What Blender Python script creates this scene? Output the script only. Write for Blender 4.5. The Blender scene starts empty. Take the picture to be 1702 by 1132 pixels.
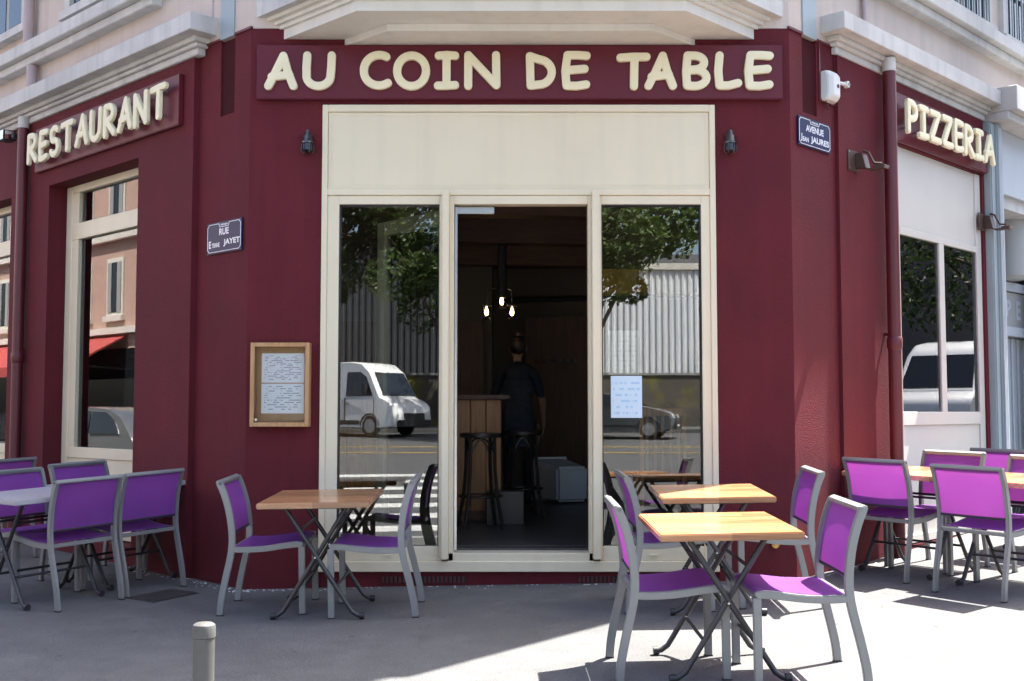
import bpy, bmesh, math, random
from mathutils import Vector, Matrix
random.seed(7)
sc = bpy.context.scene
R = math.radians
# ------------------------------------------------------------ camera, sky, sun, exposure
cam_d = bpy.data.cameras.new('camera'); cam = bpy.data.objects.new('camera', cam_d)
sc.collection.objects.link(cam); sc.camera = cam
cam_d.lens = 40.19; cam_d.sensor_width = 36; cam_d.clip_start = .05; cam_d.clip_end = 2000
cam.location = (0, 0, 1.52); cam.rotation_euler = (R(90 + 3.524), 0, 0)
SUN_AZ, SUN_EL = 35.5, 63.0           # azimuth counter-clockwise from +X
w = bpy.data.worlds.new('World'); sc.world = w; w.use_nodes = True
nt = w.node_tree; bg = nt.nodes['Background']
sky = nt.nodes.new('ShaderNodeTexSky'); sky.sky_type = 'NISHITA'; sky.sun_disc = False
sky.sun_elevation = R(SUN_EL); sky.sun_rotation = R(90 - SUN_AZ); sky.air_density = .9; sky.dust_density = 3.5; sky.ozone_density = .4
nt.links.new(sky.outputs[0], bg.inputs[0]); bg.inputs[1].default_value = .11
sd = bpy.data.lights.new('sun', 'SUN'); sun = bpy.data.objects.new('sun', sd); sc.collection.objects.link(sun)
sd.energy = 5.0; sd.angle = R(.5); sd.color = (1, .96, .9)
tosun = Vector((math.cos(R(SUN_EL)) * math.cos(R(SUN_AZ)), math.cos(R(SUN_EL)) * math.sin(R(SUN_AZ)), math.sin(R(SUN_EL))))
sun.rotation_euler = (-tosun).to_track_quat('-Z', 'Y').to_euler()
sc.view_settings.view_transform = 'Standard'; sc.view_settings.look = 'None'
sc.view_settings.exposure = 2.4; sc.view_settings.gamma = 1
sc.render.engine = 'CYCLES'
sc.cycles.max_bounces = 8; sc.cycles.diffuse_bounces = 4; sc.cycles.transparent_max_bounces = 16
sc.cycles.caustics_reflective = False; sc.cycles.caustics_refractive = False

# ------------------------------------------------------------ materials
def lin(r, g, b):
    f = lambda c: (c / 255 / 12.92) if c / 255 < .04045 else ((c / 255 + .055) / 1.055) ** 2.4
    return (f(r), f(g), f(b))
def mat(name, col, rough=.6, metal=0, var=.12, vscale=3., bump=0, bscale=60., spec=.5, stain=None, sscale=.8, coord='Object', detail=4, coat=0):
    m = bpy.data.materials.new(name); m.use_nodes = True; n = m.node_tree.nodes; l = m.node_tree.links
    p = n['Principled BSDF']; p.inputs['Roughness'].default_value = rough; p.inputs['Metallic'].default_value = metal
    p.inputs['Specular IOR Level'].default_value = spec; p.inputs['Coat Weight'].default_value = coat
    tc = n.new('ShaderNodeTexCoord'); src = tc.outputs[coord]
    if var:
        t = n.new('ShaderNodeTexNoise'); t.inputs['Scale'].default_value = vscale; t.inputs['Detail'].default_value = detail
        l.new(src, t.inputs['Vector'])
        mr = n.new('ShaderNodeMapRange'); mr.inputs[1].default_value = .3; mr.inputs[2].default_value = .7
        mr.inputs[3].default_value = 1 - var; mr.inputs[4].default_value = 1 + var
        l.new(t.outputs['Fac'], mr.inputs[0])
        mx = n.new('ShaderNodeVectorMath'); mx.operation = 'SCALE'; mx.inputs[0].default_value = col
        l.new(mr.outputs[0], mx.inputs['Scale']); out = mx.outputs[0]
        if stain:
            t2 = n.new('ShaderNodeTexNoise'); t2.inputs['Scale'].default_value = sscale; t2.inputs['Detail'].default_value = 6
            l.new(src, t2.inputs['Vector'])
            r2 = n.new('ShaderNodeMapRange'); r2.inputs[1].default_value = .52; r2.inputs[2].default_value = .72
            l.new(t2.outputs['Fac'], r2.inputs[0])
            m2 = n.new('ShaderNodeMix'); m2.data_type = 'RGBA'; l.new(r2.outputs[0], m2.inputs[0])
            l.new(out, m2.inputs[6]); m2.inputs[7].default_value = (*stain, 1); out = m2.outputs[2]
        l.new(out, p.inputs['Base Color'])
        rr = n.new('ShaderNodeMapRange'); rr.inputs[3].default_value = max(.02, rough - .08); rr.inputs[4].default_value = min(1, rough + .08)
        l.new(t.outputs['Fac'], rr.inputs[0]); l.new(rr.outputs[0], p.inputs['Roughness'])
    else:
        p.inputs['Base Color'].default_value = (*col, 1)
    if bump:
        b = n.new('ShaderNodeBump'); b.inputs['Distance'].default_value = bump; b.inputs['Strength'].default_value = 1
        t3 = n.new('ShaderNodeTexNoise'); t3.inputs['Scale'].default_value = bscale; t3.inputs['Detail'].default_value = 3
        l.new(src, t3.inputs['Vector']); l.new(t3.outputs['Fac'], b.inputs['Height']); l.new(b.outputs[0], p.inputs['Normal'])
    return m
def emis(name, col, s):
    m = bpy.data.materials.new(name); m.use_nodes = True; p = m.node_tree.nodes['Principled BSDF']
    p.inputs['Base Color'].default_value = (*col, 1); p.inputs['Emission Color'].default_value = (*col, 1); p.inputs['Emission Strength'].default_value = s
    return m
def glass(name, tint=(.82, .86, .84), ior=1.6, wob=.0):
    m = bpy.data.materials.new(name); m.use_nodes = True; n = m.node_tree.nodes; l = m.node_tree.links
    for x in list(n): n.remove(x)
    o = n.new('ShaderNodeOutputMaterial'); mx = n.new('ShaderNodeMixShader'); fr = n.new('ShaderNodeFresnel'); fr.inputs[0].default_value = ior
    tr = n.new('ShaderNodeBsdfTransparent'); tr.inputs[0].default_value = (*tint, 1)
    g = n.new('ShaderNodeBsdfGlossy'); g.inputs['Roughness'].default_value = 0.0
    if wob:
        tc = n.new('ShaderNodeTexCoord'); t = n.new('ShaderNodeTexNoise'); t.inputs['Scale'].default_value = 1.3; t.inputs['Detail'].default_value = 0
        b = n.new('ShaderNodeBump'); b.inputs['Distance'].default_value = wob
        l.new(tc.outputs['Object'], t.inputs[0]); l.new(t.outputs[0], b.inputs['Height']); l.new(b.outputs[0], g.inputs['Normal'])
    l.new(fr.outputs[0], mx.inputs[0]); l.new(tr.outputs[0], mx.inputs[1]); l.new(g.outputs[0], mx.inputs[2]); l.new(mx.outputs[0], o.inputs[0])
    return m
def sling(name, col):
    m = bpy.data.materials.new(name); m.use_nodes = True; n = m.node_tree.nodes; l = m.node_tree.links
    p = n['Principled BSDF']; p.inputs['Base Color'].default_value = (*col, 1); p.inputs['Roughness'].default_value = .5
    p.inputs['Specular IOR Level'].default_value = .35
    tc = n.new('ShaderNodeTexCoord'); wv = n.new('ShaderNodeTexNoise'); wv.inputs['Scale'].default_value = 5; l.new(tc.outputs['Object'], wv.inputs[0])
    mr = n.new('ShaderNodeMapRange'); mr.inputs[3].default_value = .85; mr.inputs[4].default_value = 1.15; l.new(wv.outputs[0], mr.inputs[0])
    vm = n.new('ShaderNodeVectorMath'); vm.operation = 'SCALE'; vm.inputs[0].default_value = col; oi = n.new('ShaderNodeObjectInfo'); m3 = n.new('ShaderNodeMapRange'); m3.inputs[3].default_value = .86; m3.inputs[4].default_value = 1.12; l.new(oi.outputs['Random'], m3.inputs[0])
    mm = n.new('ShaderNodeMath'); mm.operation = 'MULTIPLY'; l.new(mr.outputs[0], mm.inputs[0]); l.new(m3.outputs[0], mm.inputs[1]); l.new(mm.outputs[0], vm.inputs['Scale'])
    l.new(vm.outputs[0], p.inputs['Base Color'])
    ck = n.new('ShaderNodeTexChecker'); ck.inputs['Scale'].default_value = 420; l.new(tc.outputs['Object'], ck.inputs[0])
    bp = n.new('ShaderNodeBump'); bp.inputs['Distance'].default_value = .0006; l.new(ck.outputs['Fac'], bp.inputs['Height']); l.new(bp.outputs[0], p.inputs['Normal'])
    t = n.new('ShaderNodeBsdfTranslucent'); t.inputs[0].default_value = (.50, .14, .48, 1)
    tp = n.new('ShaderNodeBsdfTransparent')
    a = n.new('ShaderNodeMixShader'); a.inputs[0].default_value = .42; l.new(p.outputs[0], a.inputs[1]); l.new(t.outputs[0], a.inputs[2])
    b = n.new('ShaderNodeMixShader'); b.inputs[0].default_value = .07; l.new(a.outputs[0], b.inputs[1]); l.new(tp.outputs[0], b.inputs[2])
    l.new(b.outputs[0], n['Material Output'].inputs[0]); return m
def wood(name, c1, c2, rough=.35, axis='X', sc_=1., lam=0.0, coat=0):
    m = bpy.data.materials.new(name); m.use_nodes = True; n = m.node_tree.nodes; l = m.node_tree.links
    p = n['Principled BSDF']; p.inputs['Roughness'].default_value = rough; p.inputs['Coat Weight'].default_value = coat; p.inputs['Coat Roughness'].default_value = .15
    tc = n.new('ShaderNodeTexCoord'); mp = n.new('ShaderNodeMapping'); l.new(tc.outputs['Object'], mp.inputs[0])
    mp.inputs['Scale'].default_value = {'X': (1.2 * sc_, 14 * sc_, 14 * sc_), 'Y': (14 * sc_, 1.2 * sc_, 14 * sc_), 'Z': (14 * sc_, 14 * sc_, 1.2 * sc_)}[axis]
    t = n.new('ShaderNodeTexNoise'); t.inputs['Scale'].default_value = 2.2; t.inputs['Detail'].default_value = 6; t.inputs['Distortion'].default_value = .8
    l.new(mp.outputs[0], t.inputs[0]); cr = n.new('ShaderNodeValToRGB'); cr.color_ramp.elements[0].color = (*c2, 1); cr.color_ramp.elements[1].color = (*c1, 1)
    cr.color_ramp.elements[0].position = .32; cr.color_ramp.elements[1].position = .62
    l.new(t.outputs[0], cr.inputs[0]); out = cr.outputs[0]
    if lam:     # glued staves: each strip its own tone
        br = n.new('ShaderNodeTexBrick'); br.inputs['Scale'].default_value = 1; br.inputs['Brick Width'].default_value = .38; br.inputs['Row Height'].default_value = lam
        br.inputs['Mortar Size'].default_value = .0012; br.inputs['Color1'].default_value = (.62, .58, .54, 1); br.inputs['Color2'].default_value = (1.16, 1.14, 1.08, 1); br.inputs['Mortar'].default_value = (.55, .5, .45, 1)
        br.inputs['Bias'].default_value = 0; l.new(tc.outputs['Object'], br.inputs[0])
        mx = n.new('ShaderNodeMix'); mx.data_type = 'RGBA'; mx.blend_type = 'MULTIPLY'; mx.inputs[0].default_value = 1
        l.new(out, mx.inputs[6]); l.new(br.outputs[0], mx.inputs[7]); out = mx.outputs[2]
    l.new(out, p.inputs['Base Color']); return m
def printed(name, paper, ink, rows, top):
    # a sheet of print: lines of broken ink across the page (object space: x across, z up, unit metre)
    m = bpy.data.materials.new(name); m.use_nodes = True; n = m.node_tree.nodes; l = m.node_tree.links
    p = n['Principled BSDF']; p.inputs['Roughness'].default_value = .5
    tc = n.new('ShaderNodeTexCoord'); sp = n.new('ShaderNodeSeparateXYZ'); l.new(tc.outputs['Generated'], sp.inputs[0])
    a = n.new('ShaderNodeMath'); a.operation = 'MULTIPLY'; a.inputs[1].default_value = rows; l.new(sp.outputs['Z'], a.inputs[0])
    fr = n.new('ShaderNodeMath'); fr.operation = 'FRACT'; l.new(a.outputs[0], fr.inputs[0])
    gt = n.new('ShaderNodeMath'); gt.operation = 'GREATER_THAN'; gt.inputs[1].default_value = .62; l.new(fr.outputs[0], gt.inputs[0])
    fl = n.new('ShaderNodeMath'); fl.operation = 'FLOOR'; l.new(a.outputs[0], fl.inputs[0])
    cx = n.new('ShaderNodeCombineXYZ'); ml = n.new('ShaderNodeMath'); ml.operation = 'MULTIPLY'; ml.inputs[1].default_value = 7; l.new(sp.outputs['X'], ml.inputs[0])
    l.new(ml.outputs[0], cx.inputs[0]); m5 = n.new('ShaderNodeMath'); m5.operation = 'MULTIPLY'; m5.inputs[1].default_value = 3.7; l.new(fl.outputs[0], m5.inputs[0]); l.new(m5.outputs[0], cx.inputs[1])
    ns = n.new('ShaderNodeTexNoise'); ns.inputs['Scale'].default_value = 1; ns.inputs['Detail'].default_value = 2; l.new(cx.outputs[0], ns.inputs[0])
    g2 = n.new('ShaderNodeMath'); g2.operation = 'GREATER_THAN'; g2.inputs[1].default_value = .5; l.new(ns.outputs[0], g2.inputs[0])
    an = n.new('ShaderNodeMath'); an.operation = 'MULTIPLY'; l.new(gt.outputs[0], an.inputs[0]); l.new(g2.outputs[0], an.inputs[1])
    # margins
    for ax, lo, hi in (('X', .07, .93), ('Z', .08, .93)):
        for op, v in (('GREATER_THAN', lo), ('LESS_THAN', hi)):
            q = n.new('ShaderNodeMath'); q.operation = op; q.inputs[1].default_value = v; l.new(sp.outputs[ax], q.inputs[0])
            r_ = n.new('ShaderNodeMath'); r_.operation = 'MULTIPLY'; l.new(an.outputs[0], r_.inputs[0]); l.new(q.outputs[0], r_.inputs[1]); an = r_
    mx = n.new('ShaderNodeMix'); mx.data_type = 'RGBA'; l.new(an.outputs[0], mx.inputs[0]); mx.inputs[6].default_value = (*paper, 1); mx.inputs[7].default_value = (*ink, 1)
    l.new(mx.outputs[2], p.inputs['Base Color']); return m

BORDEAUX = (.108, .0142, .0205)
M = dict(
    bord=mat('bordeaux_render', BORDEAUX, .75, var=.12, vscale=2.2, bump=.006, bscale=120, spec=.2, stain=(.092, .0138, .020), sscale=.9),
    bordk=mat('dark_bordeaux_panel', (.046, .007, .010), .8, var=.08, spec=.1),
    bord_s=mat('bordeaux_gloss_paint', (.098, .013, .018), .42, var=.06, spec=.5),
    signb=mat('sign_board_paint', (.108, .012, .022), .4, var=.06, spec=.3),
    cream=mat('cream_lacquer', (.735, .655, .475), .38, var=.03, vscale=1.5, spec=.45),
    letter=mat('letter_foam', (.80, .735, .50), .55, var=.04),
    white_l=mat('white_lacquer', (.56, .535, .49), .38, var=.03),
    pink=mat('pink_render', (.56, .475, .415), .85, var=.06, vscale=1.2, bump=.003, bscale=90, stain=(.50, .425, .38)),
    stone=mat('pale_stone', (.55, .54, .515), .8, var=.08, vscale=4, bump=.002, bscale=70, stain=(.42, .42, .41)),
    oriel=mat('cream_stone', (.71, .69, .63), .8, var=.06, vscale=2, bump=.0015, bscale=60, stain=(.66, .63, .57), sscale=.5),
    grey=mat('blue_grey_paint', (.30, .36, .38), .45, var=.06),
    greyl=mat('light_grey_paint', (.46, .50, .54), .5, var=.06),
    pinkpipe=mat('pink_grey_paint', (.42, .33, .33), .5, var=.08),
    road=mat('road_asphalt', (.07, .07, .073), .85, var=.15, vscale=3, bump=.004, bscale=150, stain=(.055, .055, .058), sscale=.4),
    granite=mat('granite', (.30, .29, .28), .7, var=.2, vscale=30),
    roadpaint=mat('road_paint', (.5, .5, .48), .7, var=.1, vscale=8), yellow=mat('yellow_paint', (.65, .42, .06), .7, var=.1),
    alu=mat('satin_aluminium', (.25, .255, .25), .40, metal=.3, var=.05, vscale=6, spec=.5),
    bollardg=mat('bollard_grey', (.085, .083, .076), .5, var=.12, vscale=14, spec=.4),
    darkcap=mat('black_plastic', (.02, .02, .022), .5, var=0),
    purple=sling('purple_sling', (.33, .098, .50)),
    tabwood=wood('beech_laminate', (.54, .29, .14), (.40, .175, .08), .28, 'X', 1, .062, coat=.45),
    greytop=mat('grey_tabletop', (.40, .38, .40), .35, var=.06),
    blacktube=mat('black_tube_steel', (.028, .027, .028), .38, var=.1, spec=.6),
    steel=mat('steel', (.55, .55, .55), .3, metal=1, var=.05),
    brass=mat('brass', (.55, .35, .12), .35, metal=.9, var=.1),
    pane=glass('window_glass', tint=(.92, .95, .93), wob=.00012, ior=2.1), panedoor=glass('door_glass', tint=(.97, .98, .97), ior=1.28),
    dark=mat('dark_void', (.02, .018, .017), .9, var=0),
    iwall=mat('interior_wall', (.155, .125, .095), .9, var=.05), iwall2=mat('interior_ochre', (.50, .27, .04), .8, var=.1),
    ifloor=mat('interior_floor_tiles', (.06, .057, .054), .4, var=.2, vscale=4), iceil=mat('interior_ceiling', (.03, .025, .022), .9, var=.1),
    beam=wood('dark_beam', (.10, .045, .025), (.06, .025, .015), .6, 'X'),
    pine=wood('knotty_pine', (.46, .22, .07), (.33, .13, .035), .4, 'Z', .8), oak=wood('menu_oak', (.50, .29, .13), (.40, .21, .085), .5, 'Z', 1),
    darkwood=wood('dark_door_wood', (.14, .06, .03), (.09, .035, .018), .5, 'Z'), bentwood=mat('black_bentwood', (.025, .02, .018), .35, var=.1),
    bronze=mat('bronze_paint', (.085, .05, .04), .45, metal=.3, var=.1), lampblack=mat('pewter_lamp', (.10, .10, .10), .3, metal=.8, var=.2, vscale=40),
    plastic=mat('white_plastic', (.66, .66, .63), .4, var=.04), binp=mat('grey_white_plastic', (.60, .62, .63), .5, var=.05),
    enamel=mat('blue_enamel', (.010, .014, .070), .3, var=0, spec=.25), enamelw=mat('white_enamel', (.72, .74, .78), .25, var=0),
    paper1=printed('menu_print', (.86, .87, .90), (.34, .22, .36), 17, 0), paper2=printed('menu_print_b', (.86, .88, .91), (.30, .30, .36), 13, 0),
    notice=printed('notice_print', (.60, .74, .82), (.40, .60, .76), 7, 0), sheet=printed('sheet_print', (.80, .82, .78), (.66, .68, .66), 9, 0),
    cork=mat('menu_cork', (.44, .26, .13), .8, var=.1, vscale=20),
    bulb=emis('lantern_bulb', (1, .62, .26), 4), floodglow=mat('flood_reflector', (.85, .88, .92), .08, metal=1, var=0),
    skin=mat('skin', (.26, .14, .095), .5, var=.05), shirt=mat('dark_blue_cloth', (.010, .013, .026), .8, var=.15, vscale=12), apron=mat('grey_blue_cloth', (.026, .030, .042), .85, var=.35, vscale=18),
    hair=mat('dark_hair', (.018, .012, .01), .5, var=.2, vscale=40), trousers=mat('black_cloth', (.015, .015, .018), .85, var=.1),
    vanwhite=mat('white_car_paint', (.78, .79, .80), .2, var=0, coat=.6), carblack=mat('dark_car_paint', (.05, .053, .06), .2, var=0, coat=.8), cargrey=mat('grey_car_paint', (.18, .19, .2), .22, metal=.3, var=0, coat=.8),
    carglass=mat('car_glass', (.012, .015, .018), .05, var=0, spec=.8), tyre=mat('tyre', (.02, .02, .02), .85, var=.1), rim=mat('rim', (.45, .46, .47), .3, metal=.8, var=0),
    headl=mat('headlamp', (.75, .78, .8), .08, var=0, spec=.9), clad=mat('corrugated_cladding', (.72, .74, .76), .55, var=.06, vscale=.6, stain=(.60, .62, .64), sscale=.3),
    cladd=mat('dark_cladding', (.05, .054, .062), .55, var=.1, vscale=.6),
    graff=mat('painted_wall', (.10, .085, .07), .85, var=.3, vscale=1.3, stain=(.22, .20, .03), sscale=.9),
    salmon=mat('salmon_render', (.50, .335, .265), .85, var=.06, bump=.002), trim=mat('white_trim', (.70, .66, .58), .7, var=.05), awn=mat('red_awning', (.40, .06, .05), .7, var=.06),
    shutter=mat('grey_shutter', (.34, .35, .34), .6, var=.05), roofdark=mat('dark_roof', (.05, .048, .05), .8, var=.1), bark=mat('bark', (.10, .075, .055), .9, var=.3, vscale=12, bump=.01, bscale=20),
    chip=mat('pale_plaster_chips', (.62, .61, .62), .9, var=.1), iron=mat('cast_iron', (.05, .047, .045), .6, metal=.3, var=.3, vscale=25, bump=.003, bscale=90))
def leafmat(name, c):
    m = mat(name, c, .5, var=.35, vscale=1.1, spec=.4); n = m.node_tree.nodes; l = m.node_tree.links
    t = n.new('ShaderNodeBsdfTranslucent'); t.inputs[0].default_value = (c[0] * 1.6, c[1] * 1.8, c[2], 1); a = n.new('ShaderNodeMixShader'); a.inputs[0].default_value = .3
    l.new(n['Principled BSDF'].outputs[0], a.inputs[1]); l.new(t.outputs[0], a.inputs[2]); l.new(a.outputs[0], n['Material Output'].inputs[0]); return m
M['leaf'] = leafmat('leaf_green', (.078, .112, .038)); M['leaf2'] = leafmat('leaf_dark', (.028, .046, .018))

def pavement_mat():
    m = mat('pavement_asphalt', (.098, .097, .095), .85, var=.15, vscale=5, bump=.0, stain=(.078, .077, .077), sscale=.9, detail=8)
    n = m.node_tree.nodes; l = m.node_tree.links; p = n['Principled BSDF']; src = p.inputs['Base Color'].links[0].from_socket; tc = n.new('ShaderNodeTexCoord')
    def mul(a, fac_sock, lo, hi, f0, f1):
        mr = n.new('ShaderNodeMapRange'); mr.inputs[1].default_value = lo; mr.inputs[2].default_value = hi; mr.inputs[3].default_value = f0; mr.inputs[4].default_value = f1; l.new(fac_sock, mr.inputs[0])
        v = n.new('ShaderNodeVectorMath'); v.operation = 'SCALE'; l.new(a, v.inputs[0]); l.new(mr.outputs[0], v.inputs['Scale']); return v.outputs[0]
    g = n.new('ShaderNodeTexNoise'); g.inputs['Scale'].default_value = 160; g.inputs['Detail'].default_value = 2; l.new(tc.outputs['Object'], g.inputs[0])
    c = mul(src, g.outputs['Fac'], .3, .7, .72, 1.28)
    vo = n.new('ShaderNodeTexVoronoi'); vo.inputs['Scale'].default_value = 2.6; l.new(tc.outputs['Object'], vo.inputs['Vector'])          # trodden gum and drips
    c = mul(c, vo.outputs['Distance'], .035, .06, .62, 1)
    v2 = n.new('ShaderNodeTexVoronoi'); v2.inputs['Scale'].default_value = 4.3; v2.inputs['Randomness'].default_value = 1; mp = n.new('ShaderNodeMapping'); mp.inputs['Location'].default_value = (3.3, 1.7, 0); l.new(tc.outputs['Object'], mp.inputs[0]); l.new(mp.outputs[0], v2.inputs['Vector'])
    c = mul(c, v2.outputs['Distance'], .022, .04, 1.75, 1)
    dn = n.new('ShaderNodeTexNoise'); dn.inputs['Scale'].default_value = 1.6; dn.inputs['Detail'].default_value = 5; l.new(tc.outputs['Object'], dn.inputs[0])
    ad = n.new('ShaderNodeVectorMath'); ad.operation = 'MULTIPLY_ADD'; ad.inputs[1].default_value = (.9, .9, 0); l.new(dn.outputs['Color'], ad.inputs[0]); l.new(tc.outputs['Object'], ad.inputs[2])
    v3 = n.new('ShaderNodeTexVoronoi'); v3.feature = 'DISTANCE_TO_EDGE'; v3.inputs['Scale'].default_value = .33; l.new(ad.outputs[0], v3.inputs['Vector'])      # hairline cracks
    c = mul(c, v3.outputs['Distance'], .0005, .0018, .78, 1)
    l.new(c, p.inputs['Base Color'])
    b = n.new('ShaderNodeBump'); b.inputs['Distance'].default_value = .005; l.new(g.outputs['Fac'], b.inputs['Height']); l.new(b.outputs[0], p.inputs['Normal']); return m
M['asphalt'] = pavement_mat()

def streaks(m, f0, f1, spots=True):
    n = m.node_tree.nodes; l = m.node_tree.links; p = n['Principled BSDF']; src = p.inputs['Base Color'].links[0].from_socket; tc = n.new('ShaderNodeTexCoord')
    mp = n.new('ShaderNodeMapping'); mp.inputs['Scale'].default_value = (9, 9, .55); l.new(tc.outputs['Object'], mp.inputs[0])
    t = n.new('ShaderNodeTexNoise'); t.inputs['Scale'].default_value = 1; t.inputs['Detail'].default_value = 5; l.new(mp.outputs[0], t.inputs[0])
    mr = n.new('ShaderNodeMapRange'); mr.inputs[1].default_value = .48; mr.inputs[2].default_value = .68; mr.inputs[3].default_value = f0; mr.inputs[4].default_value = f1; l.new(t.outputs['Fac'], mr.inputs[0])
    v = n.new('ShaderNodeVectorMath'); v.operation = 'SCALE'; l.new(src, v.inputs[0]); l.new(mr.outputs[0], v.inputs['Scale']); out = v.outputs[0]
    if spots:
        vo = n.new('ShaderNodeTexVoronoi'); vo.inputs['Scale'].default_value = 5.5; l.new(tc.outputs['Object'], vo.inputs['Vector'])
        m2 = n.new('ShaderNodeMapRange'); m2.inputs[1].default_value = .02; m2.inputs[2].default_value = .045; m2.inputs[3].default_value = 1.55; m2.inputs[4].default_value = 1; l.new(vo.outputs['Distance'], m2.inputs[0])
        v2 = n.new('ShaderNodeVectorMath'); v2.operation = 'SCALE'; l.new(out, v2.inputs[0]); l.new(m2.outputs[0], v2.inputs['Scale']); out = v2.outputs[0]
    l.new(out, p.inputs['Base Color'])
streaks(M['bord'], 1.0, 1.10); streaks(M['pink'], 1.0, .90, False); streaks(M['stone'], 1.0, .86, False); streaks(M['oriel'], 1.0, .93, False); streaks(M['cream'], 1.0, .965, False)

# ------------------------------------------------------------ frames of the three facades
D = 8.21
PL = (-1.909, D); PR = (2.026, D)
dl = (-.7184, .6957); nl = (-.6957, -.7184)
dr = (.6957, .7184); nr = (.7184, -.6957)
FR_ = lambda a, o, z: (a, D - o, z)
LF = lambda a, o, z: (PL[0] + dl[0] * a + nl[0] * o, PL[1] + dl[1] * a + nl[1] * o, z)
RF = lambda a, o, z: (PR[0] + dr[0] * a + nr[0] * o, PR[1] + dr[1] * a + nr[1] * o, z)
ID = lambda x, y, z: (x, y, z)
def gz(x, y): return .0165 * x + .035 * y
ZB = .0                                       # foot of the walls, below the pavement

class MB:
    def __init__(s, fr=ID): s.v = []; s.f = []; s.fr = fr; s.sm = False
    def add(s, vs, fs):
        k = len(s.v); s.v += [s.fr(*p) for p in vs]; s.f += [tuple(i + k for i in f) for f in fs]; return s
    def box(s, a0, a1, b0, b1, c0, c1):
        return s.add([(a, b, c) for a in (a0, a1) for b in (b0, b1) for c in (c0, c1)],
                     [(0, 1, 3, 2), (4, 6, 7, 5), (0, 4, 5, 1), (2, 3, 7, 6), (0, 2, 6, 4), (1, 5, 7, 3)])
    def prism(s, poly, z0, z1):
        n = len(poly); return s.add([(x, y, z0) for x, y in poly] + [(x, y, z1) for x, y in poly],
            [tuple(range(n))[::-1], tuple(range(n, 2 * n))] + [(i, (i + 1) % n, n + (i + 1) % n, n + i) for i in range(n)])
    def loft(s, rings, cap=True):
        n = len(rings[0]); k = [p for r in rings for p in r]; f = []
        for j in range(len(rings) - 1):
            for i in range(n): f.append((j * n + i, j * n + (i + 1) % n, (j + 1) * n + (i + 1) % n, (j + 1) * n + i))
        if cap: f += [tuple(range(n))[::-1], tuple(range((len(rings) - 1) * n, len(rings) * n))]
        return s.add(k, f)
    def tube(s, pts, r, n=8, ry=None, up=None):
        # swept section: r across, ry along the binormal; square section when n == 4
        P = [Vector(p) for p in pts]; rings = []; ry = ry or r; prev = None
        for i, p in enumerate(P):
            t = (P[min(i + 1, len(P) - 1)] - P[max(i - 1, 0)]).normalized()
            u = Vector(up) if up else (prev if prev else (Vector((0, 0, 1)) if abs(t.z) < .9 else Vector((1, 0, 0))))
            a = (u - t * u.dot(t)).normalized(); prev = a; b = t.cross(a)
            rr = r[i] if isinstance(r, (list, tuple)) else r; r2 = ry[i] if isinstance(ry, (list, tuple)) else ry
            off = math.pi / 4 if n == 4 else 0; k = math.sqrt(2) if n == 4 else 1
            rings.append([tuple(p + a * (rr * k * math.cos(off + 2 * math.pi * j / n)) + b * (r2 * k * math.sin(off + 2 * math.pi * j / n))) for j in range(n)])
        return s.loft(rings)
    def lathe(s, prof, c=(0, 0, 0), n=20, ax='z'):
        rings = []
        for r, h in prof:
            ring = []
            for j in range(n):
                a = 2 * math.pi * j / n; x, y = r * math.cos(a), r * math.sin(a)
                q = {'z': (x, y, h), 'y': (x, h, y), 'x': (h, x, y)}[ax]; ring.append((c[0] + q[0], c[1] + q[1], c[2] + q[2]))
            rings.append(ring)
        return s.loft(rings)
    def build(s, name, m, parent=None, smooth=False, bevel=0, seg=2, base=None, uvn=True):
        off = Vector((0, 0, 0)); q = parent
        while q is not None: off += q.location; q = q.parent
        if base: off += Vector(base)
        me = bpy.data.meshes.new(name); me.from_pydata([tuple(Vector(p) - off) for p in s.v], [], s.f); me.validate()
        bm = bmesh.new(); bm.from_mesh(me); bmesh.ops.recalc_face_normals(bm, faces=bm.faces)
        if bevel: bmesh.ops.bevel(bm, geom=[e for e in bm.edges if len(e.link_faces) == 2 and e.calc_face_angle(0) > .5], offset=bevel, segments=seg, affect='EDGES', clamp_overlap=True)
        bm.to_mesh(me); bm.free()
        if smooth:
            for p in me.polygons: p.use_smooth = True
            try: me.set_sharp_from_angle(angle=R(40))
            except Exception: pass
        me.materials.append(M[m] if isinstance(m, str) else m)
        o = bpy.data.objects.new(name, me); sc.collection.objects.link(o); o.parent = parent
        if base: o.location = base
        return o
def tag(o, label, cat, group=None):
    o['label'] = label; o['category'] = cat
    if group: o['group'] = group
    return o
def empty(name, loc, label, cat, group=None):
    o = bpy.data.objects.new(name, None); sc.collection.objects.link(o); o.location = loc; o.empty_display_size = .1
    return tag(o, label, cat, group)
def struct(o, kind='structure'): o['kind'] = kind; return o
def copy_tree(o, parent=None):
    c = o.copy(); sc.collection.objects.link(c); c.parent = parent
    for ch in list(o.children): copy_tree(ch, c)
    return c

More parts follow.
